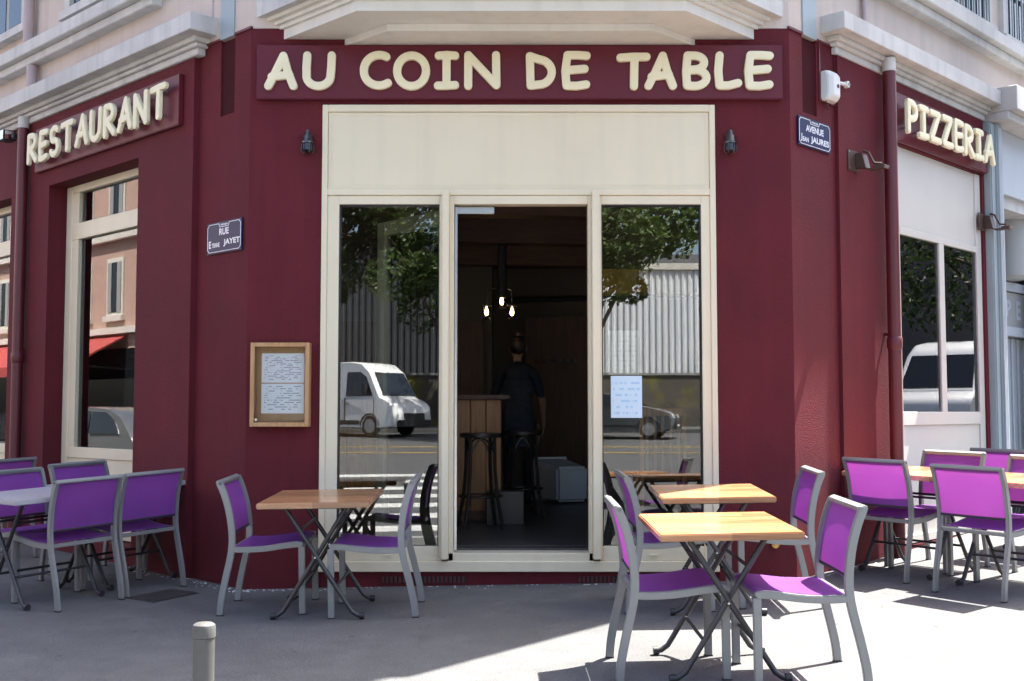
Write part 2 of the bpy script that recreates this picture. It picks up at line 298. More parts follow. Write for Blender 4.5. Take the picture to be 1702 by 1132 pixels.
# ------------------------------------------------------------ ground
def gr(x, y):                                   # the road sheet: falls to the kerb, climbs across the avenue
    if y < 3.6: return .0165 * max(-8, min(8, x)) * max(0, 1 - (3.6 - y) / 15) + .026 * (3.6 - max(y, -30))
    return gz(max(-12, min(12, x)), min(y, 20)) - .125
b = MB(); xs = [-400, -150, -60, -30, -20, -12, -8, -4, 0, 4, 8, 12, 20, 30, 60, 150, 400]; ys = [-400, -150, -60, -30, -22, -14, -11.4, -7, -2, 1, 3.6, 5, 8, 12, 16, 20, 30, 60, 150, 400]
b.add([(x, y, gr(x, y)) for y in ys for x in xs], [(j * len(xs) + i, j * len(xs) + i + 1, (j + 1) * len(xs) + i + 1, (j + 1) * len(xs) + i) for j in range(len(ys) - 1) for i in range(len(xs) - 1)])
road = struct(b.build('road', 'road'))
def off2(P, d, n, a, o): return (P[0] + d[0] * a + n[0] * o, P[1] + d[1] * a + n[1] * o)
poly = [off2(PL, dl, nl, 30, 3.2), off2(PL, dl, nl, 2.2, 3.2), (-3.2, 3.62), (3.6, 3.62), off2(PR, dr, nr, 2.2, 3.6), off2(PR, dr, nr, 30, 3.6), off2(PR, dr, nr, 30, -.2), (PR[0], D + .15), (PL[0], D + .15), off2(PL, dl, nl, 30, -.2)]
b = MB(); n_ = len(poly)
b.add([(x, y, gz(x, y)) for x, y in poly] + [(x, y, gz(x, y) - .3) for x, y in poly], [tuple(range(n_))] + [(i, (i + 1) % n_, n_ + (i + 1) % n_, n_ + i) for i in range(n_)])
pave = struct(b.build('pavement', 'asphalt'))
# kerb stones along the edge nearest the avenue, each a piece of its own
for i in range(5):
    kx = -3.1 + i * 1.34; b = MB()
    b.add([(x, y, gz(x, 3.5) + dz) for x in (kx, kx + 1.33) for y in (3.46, 3.63) for dz in (-.25, .004)], [(0, 1, 3, 2), (4, 6, 7, 5), (0, 4, 5, 1), (2, 3, 7, 6), (0, 2, 6, 4), (1, 5, 7, 3)])
    b.build('kerb_stone', 'granite', pave, bevel=.012)
for i in range(7):                               # zebra crossing and a yellow line on the avenue
    y0 = 2.3 - i * 1.35; b = MB()
    q = [(-6.2, y0), (.4, y0 - .25), (.4, y0 - .80), (-6.2, y0 - .55)]
    b.add([(x, y, gr(x, y) + .006) for x, y in q], [(0, 1, 2, 3)]); b.build('crossing_stripe', 'roadpaint', road)
for y0 in (-13.0, -15.6):
    b = MB(); q = []
    for x in (-30, -20, -12, -8, -4, 0, 4, 8, 12, 20, 30): q += [(x, y0), (x, y0 - .16)]
    b.add([(x, y, gr(x, y) + .012) for x, y in q], [(2 * i, 2 * i + 1, 2 * i + 3, 2 * i + 2) for i in range(10)]); b.build('yellow_line', 'yellow', road)
b = MB(); b.add([(x, y, gr(x, y) + dz) for x in (-40, 40) for y in (-60, -24.5) for dz in (0, .14)], [(0, 1, 3, 2), (4, 6, 7, 5), (0, 4, 5, 1), (2, 3, 7, 6), (1, 5, 7, 3)])
struct(b.build('far_pavement', 'asphalt'))

# ------------------------------------------------------------ the corner building
B = empty('corner_building', (0, D, .29), 'bordeaux and pink corner building with the restaurant on its ground floor', 'building')
ZT = 4.31
mit = .124
FLR = .53
# front wall: two piers, a lintel, a low base under the shopfront
X0, X1, Z0, Z1 = -1.377, 1.474, .38, 3.743
b = MB()
b.prism([(PL[0], D), (X0, D), (X0, D + .3), (PL[0] + mit, D + .3)], ZB, ZT)
b.prism([(X1, D), (PR[0], D), (PR[0] - mit, D + .3), (X1, D + .3)], ZB, ZT)
b.box(X0, X1, D, D + .3, Z1, ZT); b.box(X0, X1, D + .012, D + .3, ZB, Z0)
b.build('front_wall', 'bord', B)
# side facets beside the chamfer, each with a tall slot cut for the movement joint
for nm, fr, P, d, n, s0, s1 in (('left', LF, PL, dl, nl, .208, .40), ('right', RF, PR, dr, nr, .180, .388)):
    def pl(a0, a1, o0, o1, z0, z1, mi=0):
        q = MB(); p = [off2(P, d, n, a0, o0), off2(P, d, n, a1, o0), off2(P, d, n, a1, o1), off2(P, d, n, a0 + mi, o1)]
        return p
    b = MB()
    b.prism(pl(0, s0, 0, -.3, 0, 0, mit), 3.73, ZT); b.prism(pl(s1, .72, 0, -.3, 0, 0), 3.73, ZT)
    b.prism(pl(s0, s1, -.03, -.3, 0, 0), 3.73, ZT); b.prism(pl(0, .72, 0, -.3, 0, 0, mit), ZB, 3.73)
    b.build('facet_wall', 'bord', B)
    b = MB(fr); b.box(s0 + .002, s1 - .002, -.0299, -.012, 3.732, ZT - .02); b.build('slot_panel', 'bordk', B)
    b = MB(fr); b.box(-.012, s0, -.01, .012, ZT, ZT + .018); b.build('drip_edge', 'bord_s', B); b = MB(fr); b.box(s1, .70, -.01, .012, ZT, ZT + .018); b.build('drip_edge', 'bord_s', B)
    b = MB(fr); b.box(s0 + .004, s1 - .004, .0, .012, ZT + .002, 6.3); b.build('cover_strip', 'grey', B)
# left facade (proud of the facet) with two openings
def facade(fr, start, o, ops, end, ztop):
    b = MB(fr); a = start
    for (p0, p1, z0, z1) in ops:
        b.box(a, p0, -.3, o, ZB, ztop); b.box(p0, p1, -.3, o, z1, ztop)
        if z0 > ZB: b.box(p0, p1, -.3, o - .01, ZB, z0)
        a = p1
    b.box(a, end, -.3, o, ZB, ztop); return b
facade(LF, .70, .05, [(1.55, 3.225, .42, 3.59), (4.06, 5.7, .42, 3.59)], 9, 4.24).build('left_facade_wall', 'bord', B)
facade(RF, .66, .03, [(1.60, 3.40, .42, 3.735)], 3.46, 4.26).build('right_facade_wall', 'bord', B)
b = MB(RF); b.box(.412, .66, 0, .014, 3.86, 3.878); b.box(.412, .428, 0, .014, 3.878, ZT); b.box(.644, .66, 0, .014, 3.878, ZT); b.build('panel_moulding', 'bord_s', B)
# upper storeys
b = MB(); UP = [off2(PL, dl, nl, 9, .0), PL, PR, off2(PR, dr, nr, 14, .0), off2(PR, dr, nr, 14, -.4), (PR[0] - .16, D + .4), (PL[0] + .16, D + .4), off2(PL, dl, nl, 9, -.4)]
inner = [(x, y) for x, y in UP]
b.prism(UP, ZT + .004, 8.9); b.build('upper_wall', 'pink', B)
def wrap(o_l, o_f, o_r, z0, z1, name, m):           # a course that runs round all three faces
    def meet(P, d, n, o, yf):
        a = off2(P, d, n, 0, o); t = (yf - a[1]) / d[1]; return (a[0] + d[0] * t, yf)
    b = MB(); b.prism([off2(PL, dl, nl, 9, o_l), meet(PL, dl, nl, o_l, D - o_f), meet(PR, dr, nr, o_r, D - o_f), off2(PR, dr, nr, 14, o_r), off2(PR, dr, nr, 14, -.35), (PR[0] - .16, D + .35), (PL[0] + .16, D + .35), off2(PL, dl, nl, 9, -.35)], z0, z1); return b.build(name, m, B)
wrap(.42, .55, .43, 6.40, 6.52, 'shade_course', 'stone')  # unseen course, added and sized to cast the shadow edge on the pavement
wrap(.5, .75, .596, 8.905, 9.03, 'eaves', 'stone')  # out of view; overhang sized to carry the pavement shadow further left
b = MB(); b.prism([off2(PL, dl, nl, 9, .2), (PL[0], D - .2), (PR[0], D - .2), off2(PR, dr, nr, 14, .2), (PR[0] + 4, D + 14), (PL[0] - 2, D + 8)], 9.031, 9.3); b.build('roof', 'roofdark', B)
# string courses with stepped mouldings
def cornice(fr, s0, s1, z, o0, name='cornice', m='stone'):
    b = MB(fr)
    for dz0, dz1, do in ((0, .055, .045), (.055, .085, .075), (.085, .125, .105), (.125, .262, .20)):
        e = do - .045
        b.box(s0 - e, s1, -.02 if dz0 else .0, o0 + do, z + dz0, z + dz1 - (.0 if dz1 > .2 else .0))
    return b.build(name, m, B, bevel=.006, seg=1)
cornice(LF, .62, 9, 4.242, .03); cornice(RF, .62, 3.49, 4.262, .0)
b = MB(RF); b.box(3.50, 9, -.02, .34, 4.33, 4.56); b.box(3.50, 9, -.02, .26, 4.25, 4.328); b.build('cornice', 'stone', B, bevel=.006, seg=1)
for fr, s0, s1, zz in ((LF, 1.25, 9, 4.80), (RF, .4, 9, 4.93)):
    b = MB(fr); b.box(s0, s1, -.01, .16, zz + .08, zz + .2); b.box(s0 + .05, s1, -.01, .10, zz, zz + .078); b.build('sill_course', 'stone', B, bevel=.008, seg=1)
b = MB(LF); b.box(.52, .535, -.01, .006, 4.52, 7.9); b.build('render_joint', 'pinkpipe', B)
# upper windows that just enter the picture
for fr, s0, s1, z0, z1 in ((LF, 3.95, 4.75, 5.26, 7.2), (LF, 2.1, 2.9, 5.16, 7.2), (RF, 2.55, 3.6, 5.22, 7.2), (RF, 4.1, 5.2, 5.22, 7.2)):
    b = MB(fr); b.box(s0, s1, .0, .012, z0, z1); wn = b.build('window', 'shutter', B)
    wdt = (s1 - s0) / 2
    for k in (0, 1):
        b = MB(fr); b.box(s0 + k * wdt + .05, s0 + (k + 1) * wdt - .03, .013, .02, z0 + .06, z1 - .05); b.build('pane', 'carglass', wn)
    b = MB(fr); b.box(s0 - .1, s0, .0, .05, z0, z1); b.box(s1, s1 + .1, .0, .05, z0, z1); b.box(s0 - .14, s1 + .14, .0, .09, z0 - .08, z0 - .002); b.build('surround', 'stone', wn)
    for k in range(9 if fr is RF else 0):
        b = MB(fr); x = s0 + .04 + k * (s1 - s0 - .08) / 8; b.box(x - .008, x + .008, .075, .09, z0, z0 + .5); b.build('railing_bar', 'grey', wn)
    if fr is RF: b = MB(fr); b.box(s0, s1, .07, .1, z0 + .5, z0 + .53); b.build('hand_rail', 'grey', wn)
# corbelled base of the oriel over the door: a stack of trapezium slabs with 45 degree ends
def tier(x0, x1, p, z0, z1, name, m='oriel', back=.2):
    b = MB(); b.prism([(x0, D), (x0 + p * 1.02, D - p), (x1 - p * .98, D - p), (x1, D), (x1, D + back), (x0, D + back)], z0, z1); return b.build(name, m, B, bevel=.004, seg=1)
tier(-1.223, 1.337, .34, 4.181, 4.231, 'oriel_slab', back=-.0005); tier(-1.668, 1.769, .60, 4.232, 4.305, 'oriel_slab', back=-.0005)
tier(-1.70, 1.80, .635, 4.306, 4.335, 'oriel_moulding', back=-.0005); tier(-1.74, 1.84, .68, 4.336, 4.365, 'oriel_moulding', back=-.0005); tier(-1.79, 1.89, .73, 4.366, 4.395, 'oriel_moulding', back=-.0005)
tier(-1.87, 1.985, .82, 4.396, 4.70, 'oriel_slab', 'stone', back=-.0005)
tier(-1.80, 1.90, .44, 4.701, 6.399, 'oriel_wall', 'pink', back=-.0005)
# plinth vents
for x0, x1 in ((-.93, -.33), (.47, .76)):
    b = MB(FR_); b.box(x0, x1, -.011, -.006, .30, .345); v = b.build('plinth_vent', 'dark', B)
    for k in range(int((x1 - x0) / .03)):
        q = MB(FR_); q.box(x0 + .004 + k * .03, x0 + .02 + k * .03, -.006, -.001, .302, .343); q.build('vent_slat', 'bord_s', v)

# ------------------------------------------------------------ shopfront on the chamfer
b = MB(FR_)
b.box(X0, -1.335, -.09, .022, Z0, Z1); b.box(1.432, X1, -.09, .022, Z0, Z1); b.box(-1.335, 1.432, -.09, .022, 3.69, Z1)
b.box(-1.335, 1.432, -.09, .022, 3.078, 3.128); b.box(-1.335, 1.432, -.09, .022, Z0, .455)
sf = b.build('shopfront', 'cream', B, bevel=.004, seg=1)
b = MB(FR_)                                                   # sash around each pane and the door
for x0, x1, g0, g1, zb in ((-1.335, -.50, -1.25, -.524, .558), (.628, 1.432, .646, 1.367, .558)):
    b.box(x0, g0, -.07, .010, .456, 3.077); b.box(g1, x1, -.07, .010, .456, 3.077); b.box(g0, g1, -.07, .010, .456, zb); b.box(g0, g1, -.07, .010, 3.013, 3.077)
b.build('sash', 'cream', sf, bevel=.003, seg=1)
b = MB(FR_); b.box(-.452, -.418, -.09, .012, .456, 3.077); b.box(.548, .575, -.09, .012, .456, 3.077); b.box(-.418, .548, -.09, .012, 3.013, 3.077); b.box(-.452, .575, -.16, .012, .440, .512); b.build('door_frame', 'cream', sf, bevel=.003, seg=1)
for x0, x1 in ((-.503, -.451), (.574, .630)):
    b = MB(FR_); b.box(x0, x1, -.09, .075, .472, 3.104); b.build('cover_post', 'cream', sf, bevel=.006)
b = MB(FR_); b.box(-1.333, 1.430, -.05, .008, 3.130, 3.688); b.build('fascia_panel', 'cream', sf)
b = MB(FR_); b.box(-1.31, -1.304, .008, .0105, 3.15, 3.67); b.box(1.401, 1.407, .008, .0105, 3.15, 3.67); b.box(-1.304, 1.401, .008, .0105, 3.664, 3.67); b.box(-1.304, 1.401, .008, .0105, 3.15, 3.156); b.build('panel_bead', 'cream', sf)
for g0, g1 in ((-1.25, -.524), (.646, 1.367)):
    b = MB(FR_); b.box(g0 - .01, g1 + .01, -.040, -.032, .55, 3.02); b.build('pane', 'pane', sf)
    b = MB(FR_); b.box(g0, g0 + .008, -.031, -.0, .558, 3.013); b.box(g1 - .008, g1, -.031, -.0, .558, 3.013); b.box(g0 + .008, g1 - .008, -.031, -.0, 3.005, 3.013); b.build('gasket', 'darkcap', sf)
    b = MB(FR_); b.box((g0 + g1) / 2 - .03, (g0 + g1) / 2 + .03, .010, .02, .49, .503); b.build('drain_cap', 'cream', sf)
# door leaf swung inwards to the left
hx, hy = -.43, D + .07; ang = R(131); dc, ds = math.cos(ang), math.sin(ang)
DL = lambda a, o, z: (hx + dc * a - ds * o, hy + ds * a + dc * o, z)
b = MB(DL); b.box(0, .10, -.025, .025, .52, 3.0); b.box(.84, .94, -.025, .025, .52, 3.0); b.box(.10, .84, -.025, .025, 2.89, 3.0); b.box(.10, .84, -.025, .025, .52, .68)
dleaf = b.build('door_leaf', 'cream', B, bevel=.004, seg=1)
b = MB(DL); b.box(.095, .845, -.004, .004, .67, 2.9); b.build('pane', 'panedoor', dleaf)
b = MB(DL); b.tube([(.79, -.03, 1.05), (.79, -.07, 1.1), (.79, -.07, 1.9), (.79, -.03, 1.95)], .012); b.build('pull_handle', 'steel', dleaf, smooth=True)
b = MB(FR_); b.box(-.40, -.13, -.085, -.045, 2.955, 3.005); b.build('door_closer', 'steel', B, bevel=.005)
b = MB(FR_); b.box(-.412, -.396, -.055, -.02, .53, 3.0); b.build('door_edge_strip', 'steel', B)

# ------------------------------------------------------------ left and right shop windows
def leftwin(s0, s1):
    o1, o0 = -.12, -.2
    b = MB(LF); sm = .235
    b.box(s1 - sm + .12, s1 - .002, o0, o1, .43, 3.588); b.box(s0 + .002, s0 + .12, o0, o1, .43, 3.588)
    b.box(s0 + .12, s1 - .115, o0, o1, 3.52, 3.588); b.box(s0 + .12, s1 - .115, o0, o1, 3.085, 3.235); b.box(s0 + .12, s1 - .115, o0, o1, 1.10, 1.195); b.box(s0 + .12, s1 - .115, o0, o1, .43, .52)
    w_ = b.build('window', 'cream', B, bevel=.004, seg=1)
    b = MB(LF); b.box(s0 + .121, s1 - .116, o0 + .02, o1 - .015, .521, 1.099); b.build('lower_panel', 'cream', w_)
    for z0, z1 in ((3.23, 3.525), (1.19, 3.09)):
        b = MB(LF); b.box(s0 + .11, s1 - .105, -.166, -.160, z0, z1); b.build('pane', 'pane', w_)
    b = MB(LF); b.box(s1 - .245, s1 - .115, o0, o1 - .006, 1.196, 3.084); b.box(s1 - .245, s1 - .115, o0, o1 - .006, 3.236, 3.519); b.build('sash_stile', 'cream', w_)
leftwin(1.55, 3.225); leftwin(4.06, 5.7)
b = MB(RF); o0, o1 = -.09, .012
b.box(1.602, 1.71, o0, o1, .43, 3.733); b.box(3.287, 3.398, o0, o1, .43, 3.733); b.box(1.71, 3.287, o0, o1, 2.99, 3.05); b.box(1.71, 3.287, o0, o1, 1.40, 1.512); b.box(2.47, 2.572, o0, o1, 1.512, 2.99); b.box(1.71, 3.287, o0, o1, .43, .5)
rw = b.build('window', 'white_l', B, bevel=.004, seg=1)
b = MB(RF); b.box(1.711, 3.286, -.06, -.004, 3.051, 3.732); b.build('upper_panel', 'white_l', rw)
b = MB(RF); b.box(1.711, 3.286, -.06, -.004, .501, 1.399); b.build('lower_panel', 'white_l', rw)
for s0, s1 in ((1.70, 2.48), (2.562, 3.295)):
    b = MB(RF); b.box(s0, s1, -.012, -.006, 1.505, 3.0); b.build('pane', 'pane', rw)
# ------------------------------------------------------------ room behind
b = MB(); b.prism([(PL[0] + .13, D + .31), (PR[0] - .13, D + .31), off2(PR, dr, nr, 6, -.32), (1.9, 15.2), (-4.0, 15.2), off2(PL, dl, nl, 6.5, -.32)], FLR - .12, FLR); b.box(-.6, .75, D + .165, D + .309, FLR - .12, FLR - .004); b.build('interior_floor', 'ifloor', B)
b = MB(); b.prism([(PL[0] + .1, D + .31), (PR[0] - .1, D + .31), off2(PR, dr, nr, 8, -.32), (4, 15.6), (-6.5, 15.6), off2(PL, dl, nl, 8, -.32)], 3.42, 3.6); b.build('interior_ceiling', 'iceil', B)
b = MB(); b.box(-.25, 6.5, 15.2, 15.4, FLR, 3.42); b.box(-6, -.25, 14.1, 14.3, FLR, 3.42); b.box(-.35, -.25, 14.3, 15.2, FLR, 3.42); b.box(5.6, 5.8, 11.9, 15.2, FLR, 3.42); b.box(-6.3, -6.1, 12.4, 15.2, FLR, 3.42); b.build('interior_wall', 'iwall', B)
for y0, dz in ((9.6, 0), (11.2, 0), (12.9, 0)):
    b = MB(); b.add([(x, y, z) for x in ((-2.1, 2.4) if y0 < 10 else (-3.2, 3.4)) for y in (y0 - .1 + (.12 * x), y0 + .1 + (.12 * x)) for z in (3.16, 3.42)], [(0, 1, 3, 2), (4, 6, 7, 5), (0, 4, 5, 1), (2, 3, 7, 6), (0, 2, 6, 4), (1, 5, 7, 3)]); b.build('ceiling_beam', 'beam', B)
b = MB(); b.box(.18, 1.02, 15.13, 15.19, FLR, 2.78); bd = b.build('back_door', 'darkwood', B)
for k in range(6):
    b = MB(); b.lathe([(.0, 15.05), (.02, 15.06), (.012, 15.10), (.012, 15.13)], (.34 + k * .1, 0, 2.18), 8, 'y'); b.build('coat_hook', 'steel', bd)
b = MB(); b.tube([(-.1, 15.1, 2.98), (3.5, 15.1, 3.08)], .035); b.build('duct_pipe', 'blacktube', B, smooth=True)
b = MB(); b.box(-2.2, -.36, 14.02, 14.09, 1.4, 2.62); b.build('back_shelf', 'darkwood', B)
b = MB(); b.box(.80, 1.62, 10.2, 10.4, 2.57, 2.79); b.build('ochre_bulkhead', 'iwall2', B)

# ------------------------------------------------------------ signs with raised letters
def arc(cx, cy, rx, ry, a0, a1, n=14): return [(cx + rx * math.cos(R(a0 + (a1 - a0) * i / n)), cy + ry * math.sin(R(a0 + (a1 - a0) * i / n))) for i in range(n + 1)]
G = {
 'A': (.72, [[(0, .0), (.20, .42), (.44, .98)], [(.44, .98), (.56, .5), (.74, .0)], [(.10, .30), (.62, .36)]]),
 'U': (.68, [[(.02, 1), (0, .6)] + arc(.33, .34, .33, .34, 180, 350, 14)[1:] + [(.68, .62), (.69, 1)]]),
 'C': (.62, [arc(.42, .5, .42, .5, 62, 180, 12) + arc(.42, .46, .42, .46, 180, 305, 12)[1:]]),
 'O': (.80, [arc(.40, .5, .40, .5, 100, 460, 30)]),
 'I': (.50, [[(.02, .98), (.25, 1), (.50, .98)], [(.25, 1), (.25, .0)], [(0, .0), (.25, .0), (.5, .02)]]),
 'N': (.72, [[(.0, .0), (.0, 1)], [(.0, 1), (.70, .02)], [(.70, .02), (.69, 1)]]),
 'D': (.62, [[(.02, .02), (.0, .98)], [(.0, .98), (.25, .88)] + arc(.22, .46, .40, .42, 65, -70, 12) + [(.02, .02)]]),
 'E': (.56, [[(.06, 1), (.0, .5), (.03, .0)], [(.06, 1), (.35, 1), (.58, .98)], [(.02, .50), (.52, .55)], [(.03, .0), (.30, -.01), (.56, .04)]]),
 'T': (.74, [[(0, .93), (.38, .96), (.74, .96)], [(.40, .95), (.38, .0)]]),
 'B': (.56, [[(.04, 1), (.0, .5), (.02, .02)], [(.04, 1)] + arc(.22, .77, .28, .23, 80, -70, 10) + [(.06, .52)], [(.06, .52)] + arc(.22, .27, .34, .27, 75, -85, 10) + [(.02, .02)]]),
 'L': (.52, [[(.04, 1), (.0, .5), (.03, .02)], [(.03, .02), (.28, .02), (.54, .10)]]),
 'R': (.60, [[(.02, 1), (.0, .0)], [(.02, 1)] + arc(.24, .76, .28, .24, 85, -85, 10) + [(.04, .48)], [(.12, .48), (.60, .0)]]),
 'S': (.56, [arc(.30, .74, .26, .25, 40, 240, 12) + arc(.28, .26, .28, .27, 70, -150, 12)]),
 'P': (.54, [[(.02, 1), (.0, .0)], [(.02, 1)] + arc(.22, .72, .32, .28, 85, -85, 10) + [(.04, .44)]]),
 'Z': (.64, [[(.02, .98), (.60, .98)], [(.60, .98), (.02, .03)], [(.02, .03), (.64, .03)]]),
}
PROF = [(-1, 0), (-1, .80), (-.93, .93), (-.75, .98), (0, 1), (.75, .98), (.93, .93), (1, .80), (1, 0)]
def letter_mesh(ch, fr, a0, z0, wd, ht, r, o, t, sgn):
    b = MB(lambda x, y, zz: fr(a0 + sgn * x, o + zz, z0 + y)); gw, strokes = G[ch]; gw = max(gw, .01)
    for k, st in enumerate(strokes):
        P = [(r + p[0] / gw * (wd - 2 * r), r + p[1] * (ht - 2 * r)) for p in st]; tt = t * (1 + .012 * k)
        vs = []; n = len(PROF)
        for i, p in enumerate(P):
            q0, q1 = P[max(i - 1, 0)], P[min(i + 1, len(P) - 1)]; dx, dy = q1[0] - q0[0], q1[1] - q0[1]; L_ = math.hypot(dx, dy) or 1
            nx, ny = -dy / L_, dx / L_
            vs += [(p[0] + nx * u * r, p[1] + ny * u * r, h * tt) for u, h in PROF]
        fs = [(i * n + j, i * n + j + 1, (i + 1) * n + j + 1, (i + 1) * n + j) for i in range(len(P) - 1) for j in range(n - 1)]
        b.add(vs, fs)
        for e in {0, len(P) - 1}:
            rr = [(1, 0), (1, .80), (.93, .93), (.75, .98)]; m_ = 16; vs = []
            for u, h in rr: vs += [(P[e][0] + u * r * math.cos(2 * math.pi * j / m_), P[e][1] + u * r * math.sin(2 * math.pi * j / m_), h * tt * .998) for j in range(m_)]
            vs.append((P[e][0], P[e][1], tt * .998)); fs = [(i * m_ + j, i * m_ + (j + 1) % m_, (i + 1) * m_ + (j + 1) % m_, (i + 1) * m_ + j) for i in range(3) for j in range(m_)] + [(3 * m_ + j, 3 * m_ + (j + 1) % m_, 4 * m_) for j in range(m_)]
            b.add(vs, fs)
    return b
def sign(name, fr, a0, a1, z0, z1, o0, o1, letters, lo, lt, label, standoff, sgn=1, zl=None):
    S = empty(name, fr((a0 + a1) / 2, o1, z0), label, 'sign')
    b = MB(fr); b.box(min(a0, a1), max(a0, a1), o0, o1, z0, z1); b.build('board', 'signb', S, bevel=.006)
    for ch, la, lw, lz, lh in letters:
        b = letter_mesh(ch, fr, la, lz, lw, lh, .028 if standoff else .030, lo, lt, sgn); ob = b.build('letter', 'letter', S, smooth=True)
        if standoff:
            for px, pz in ((.3, .2), (.6, .8)):
                q = MB(fr); x = la + sgn * lw * px; q.box(x - .008, x + .008, o1, lo + .001, lz + lh * pz - .008, lz + lh * pz + .008); q.build('spacer', 'steel', ob)
    return S
L_ = [('A', -1.793, 0.236), ('U', -1.518, 0.240), ('C', -1.102, 0.223), ('O', -0.862, 0.270), ('I', -0.566, 0.184), ('N', -0.347, 0.270), ('D', 0.099, 0.219), ('E', 0.356, 0.210), ('T', 0.755, 0.249), ('A', 0.957, 0.232), ('B', 1.231, 0.206), ('L', 1.463, 0.197), ('E', 1.681, 0.210)]      # letter, left edge, width in metres
sign('restaurant_name_sign', FR_, -1.855, 1.965, 3.775, 4.176, .002, .05, [(c, x0, wd, 3.838 + random.uniform(-.004, .004), .285) for c, x0, wd in L_], .052, .028,
     'long bordeaux sign board over the door with cream letters AU COIN DE TABLE', False)
ws = dict(R=.215, E=.19, S=.2, T=.25, A=.24, U=.22, N=.235); x = 3.47; LL = []
txt = 'RESTAURANT'; tot = sum(ws[c] for c in txt); gap = (3.47 - .93 - tot) / 9
for c in txt: LL.append((c, x, ws[c], 3.79 + random.uniform(-.006, .006), .295)); x -= ws[c] + gap
sign('restaurant_sign', LF, .85, 3.46, 3.735, 4.14, .052, .09, LL, .135, .03, 'bordeaux sign board on the left facade with cream letters RESTAURANT', True, sgn=-1)
ws = dict(P=.2, I=.19, Z=.225, E=.2, R=.22, A=.24); x = 1.60; LL = []; txt = 'PIZZERIA'; tot = sum(ws[c] for c in txt); gap = (3.43 - 1.60 - tot) / 7
for c in txt: LL.append((c, x, ws[c], 3.80 + random.uniform(-.006, .006), .295)); x += ws[c] + gap
sign('pizzeria_sign', RF, 1.52, 3.44, 3.745, 4.15, .032, .075, LL, .125, .03, 'bordeaux sign board on the right facade with cream letters PIZZERIA', True)

def text_part(name, body, fr, a, z, h, o, m, parent, sgn=1, width=None, align='CENTER'):
    cu = bpy.data.curves.new(name, 'FONT'); cu.body = body; cu.size = 1; cu.align_x = align; cu.extrude = 0; cu.offset = .035
    ob = bpy.data.objects.new(name, cu); sc.collection.objects.link(ob)
    dg = bpy.context.evaluated_depsgraph_get(); me = bpy.data.meshes.new_from_object(ob.evaluated_get(dg)); bpy.data.objects.remove(ob)
    xs = [v.co.x for v in me.vertices]; ysv = [v.co.y for v in me.vertices]; hh = max(ysv) - min(ysv); kx = (width / (max(xs) - min(xs))) if width else h / hh
    b = MB(); b.v = [fr(a + sgn * (v.co.x - (max(xs) + min(xs)) / 2) * kx, o, z + (v.co.y - min(ysv)) * h / hh) for v in me.vertices]; b.f = [tuple(p.vertices) for p in me.polygons]
    return b.build(name, m, parent)
def street_plate(fr, a0, a1, z0, z1, lines, label, sgn):
    S = empty('street_plate', fr((a0 + a1) / 2, 0, z0), label, 'street sign'); cx = (a0 + a1) / 2
    b = MB(fr); b.box(a0, a1, .004, .016, z0, z1); b.build('plate', 'enamel', S, bevel=.004)
    b = MB(fr); e = .014; t = .006; c = .022
    pts = [(a0 + e + c, z0 + e), (a1 - e - c, z0 + e), (a1 - e, z0 + e + c), (a1 - e, z1 - e - c), (a1 - e - c, z1 - e), (cx + .07, z1 - e), (cx + .06, z1 - e - .026), (cx - .06, z1 - e - .026), (cx - .07, z1 - e), (a0 + e + c, z1 - e), (a0 + e, z1 - e - c), (a0 + e, z0 + e + c)]
    for i in range(len(pts)): p, q = pts[i], pts[(i + 1) % len(pts)]; b.tube([(p[0], .0165, p[1]), (q[0], .0165, q[1])], .0030, 6)
    b.build('border', 'enamelw', S)
    for body, ca, zz, hh, wd in lines: text_part('lettering', body, fr, cx + sgn * ca, zz, hh, .0172, 'enamelw', S, sgn, wd)
    b = MB(fr)
    for k in range(5): b.box(cx - .045 + k * .02, cx - .034 + k * .02, .0165, .0172, z1 - .031, z1 - .018)
    b.build('small_lettering', 'enamelw', S)
street_plate(RF, .085, .562, 3.47, 3.69, [('AVENUE', 0, 3.585, .05, .26), ('J', -.195, 3.500, .060, None), ('EAN', -.135, 3.505, .035, .085), ('JAURES', .075, 3.500, .060, .27)], 'dark blue enamel plate reading AVENUE high on the right facet', 1)
street_plate(LF, .06, .535, 2.69, 2.927, [('RUE', 0, 2.825, .05, .13), ('E', -.19, 2.735, .055, None), ('TIENNE', -.11, 2.738, .034, .105), ('JAYET', .105, 2.735, .055, .22)], 'blue enamel plate reading RUE with a glossy sheen on the left facet', -1)

# ------------------------------------------------------------ fittings on the walls
# menu case
mx0, mx1, mz0, mz1 = -1.862, -1.442, 1.408, 2.006
mc = empty('menu_case', FR_((mx0 + mx1) / 2, 0, mz0), 'wooden menu case with two printed sheets left of the shopfront', 'menu case')
b = MB(FR_); b.box(mx0, mx1, .001, .012, mz0, mz1); b.build('back_board', 'cork', mc)
b = MB(FR_); b.box(mx0, mx0 + .03, .012, .085, mz0, mz1); b.box(mx1 - .03, mx1, .012, .085, mz0, mz1); b.box(mx0 + .03, mx1 - .03, .012, .085, mz1 - .03, mz1); b.box(mx0 + .03, mx1 - .03, .012, .085, mz0, mz0 + .03); b.build('case_frame', 'oak', mc, bevel=.003)
for z0, z1, m, nm in ((1.722, 1.932, 'paper1', 'menu_sheet'), (1.502, 1.714, 'paper2', 'menu_sheet')):
    b = MB(FR_); b.box(-1.795, -1.49, .013, .0145, z0, z1); b.build(nm, m, mc)
b = MB(FR_); b.box(mx0 + .03, mx1 - .03, .066, .070, mz0 + .03, mz1 - .03); b.build('glazing', 'panedoor', mc)
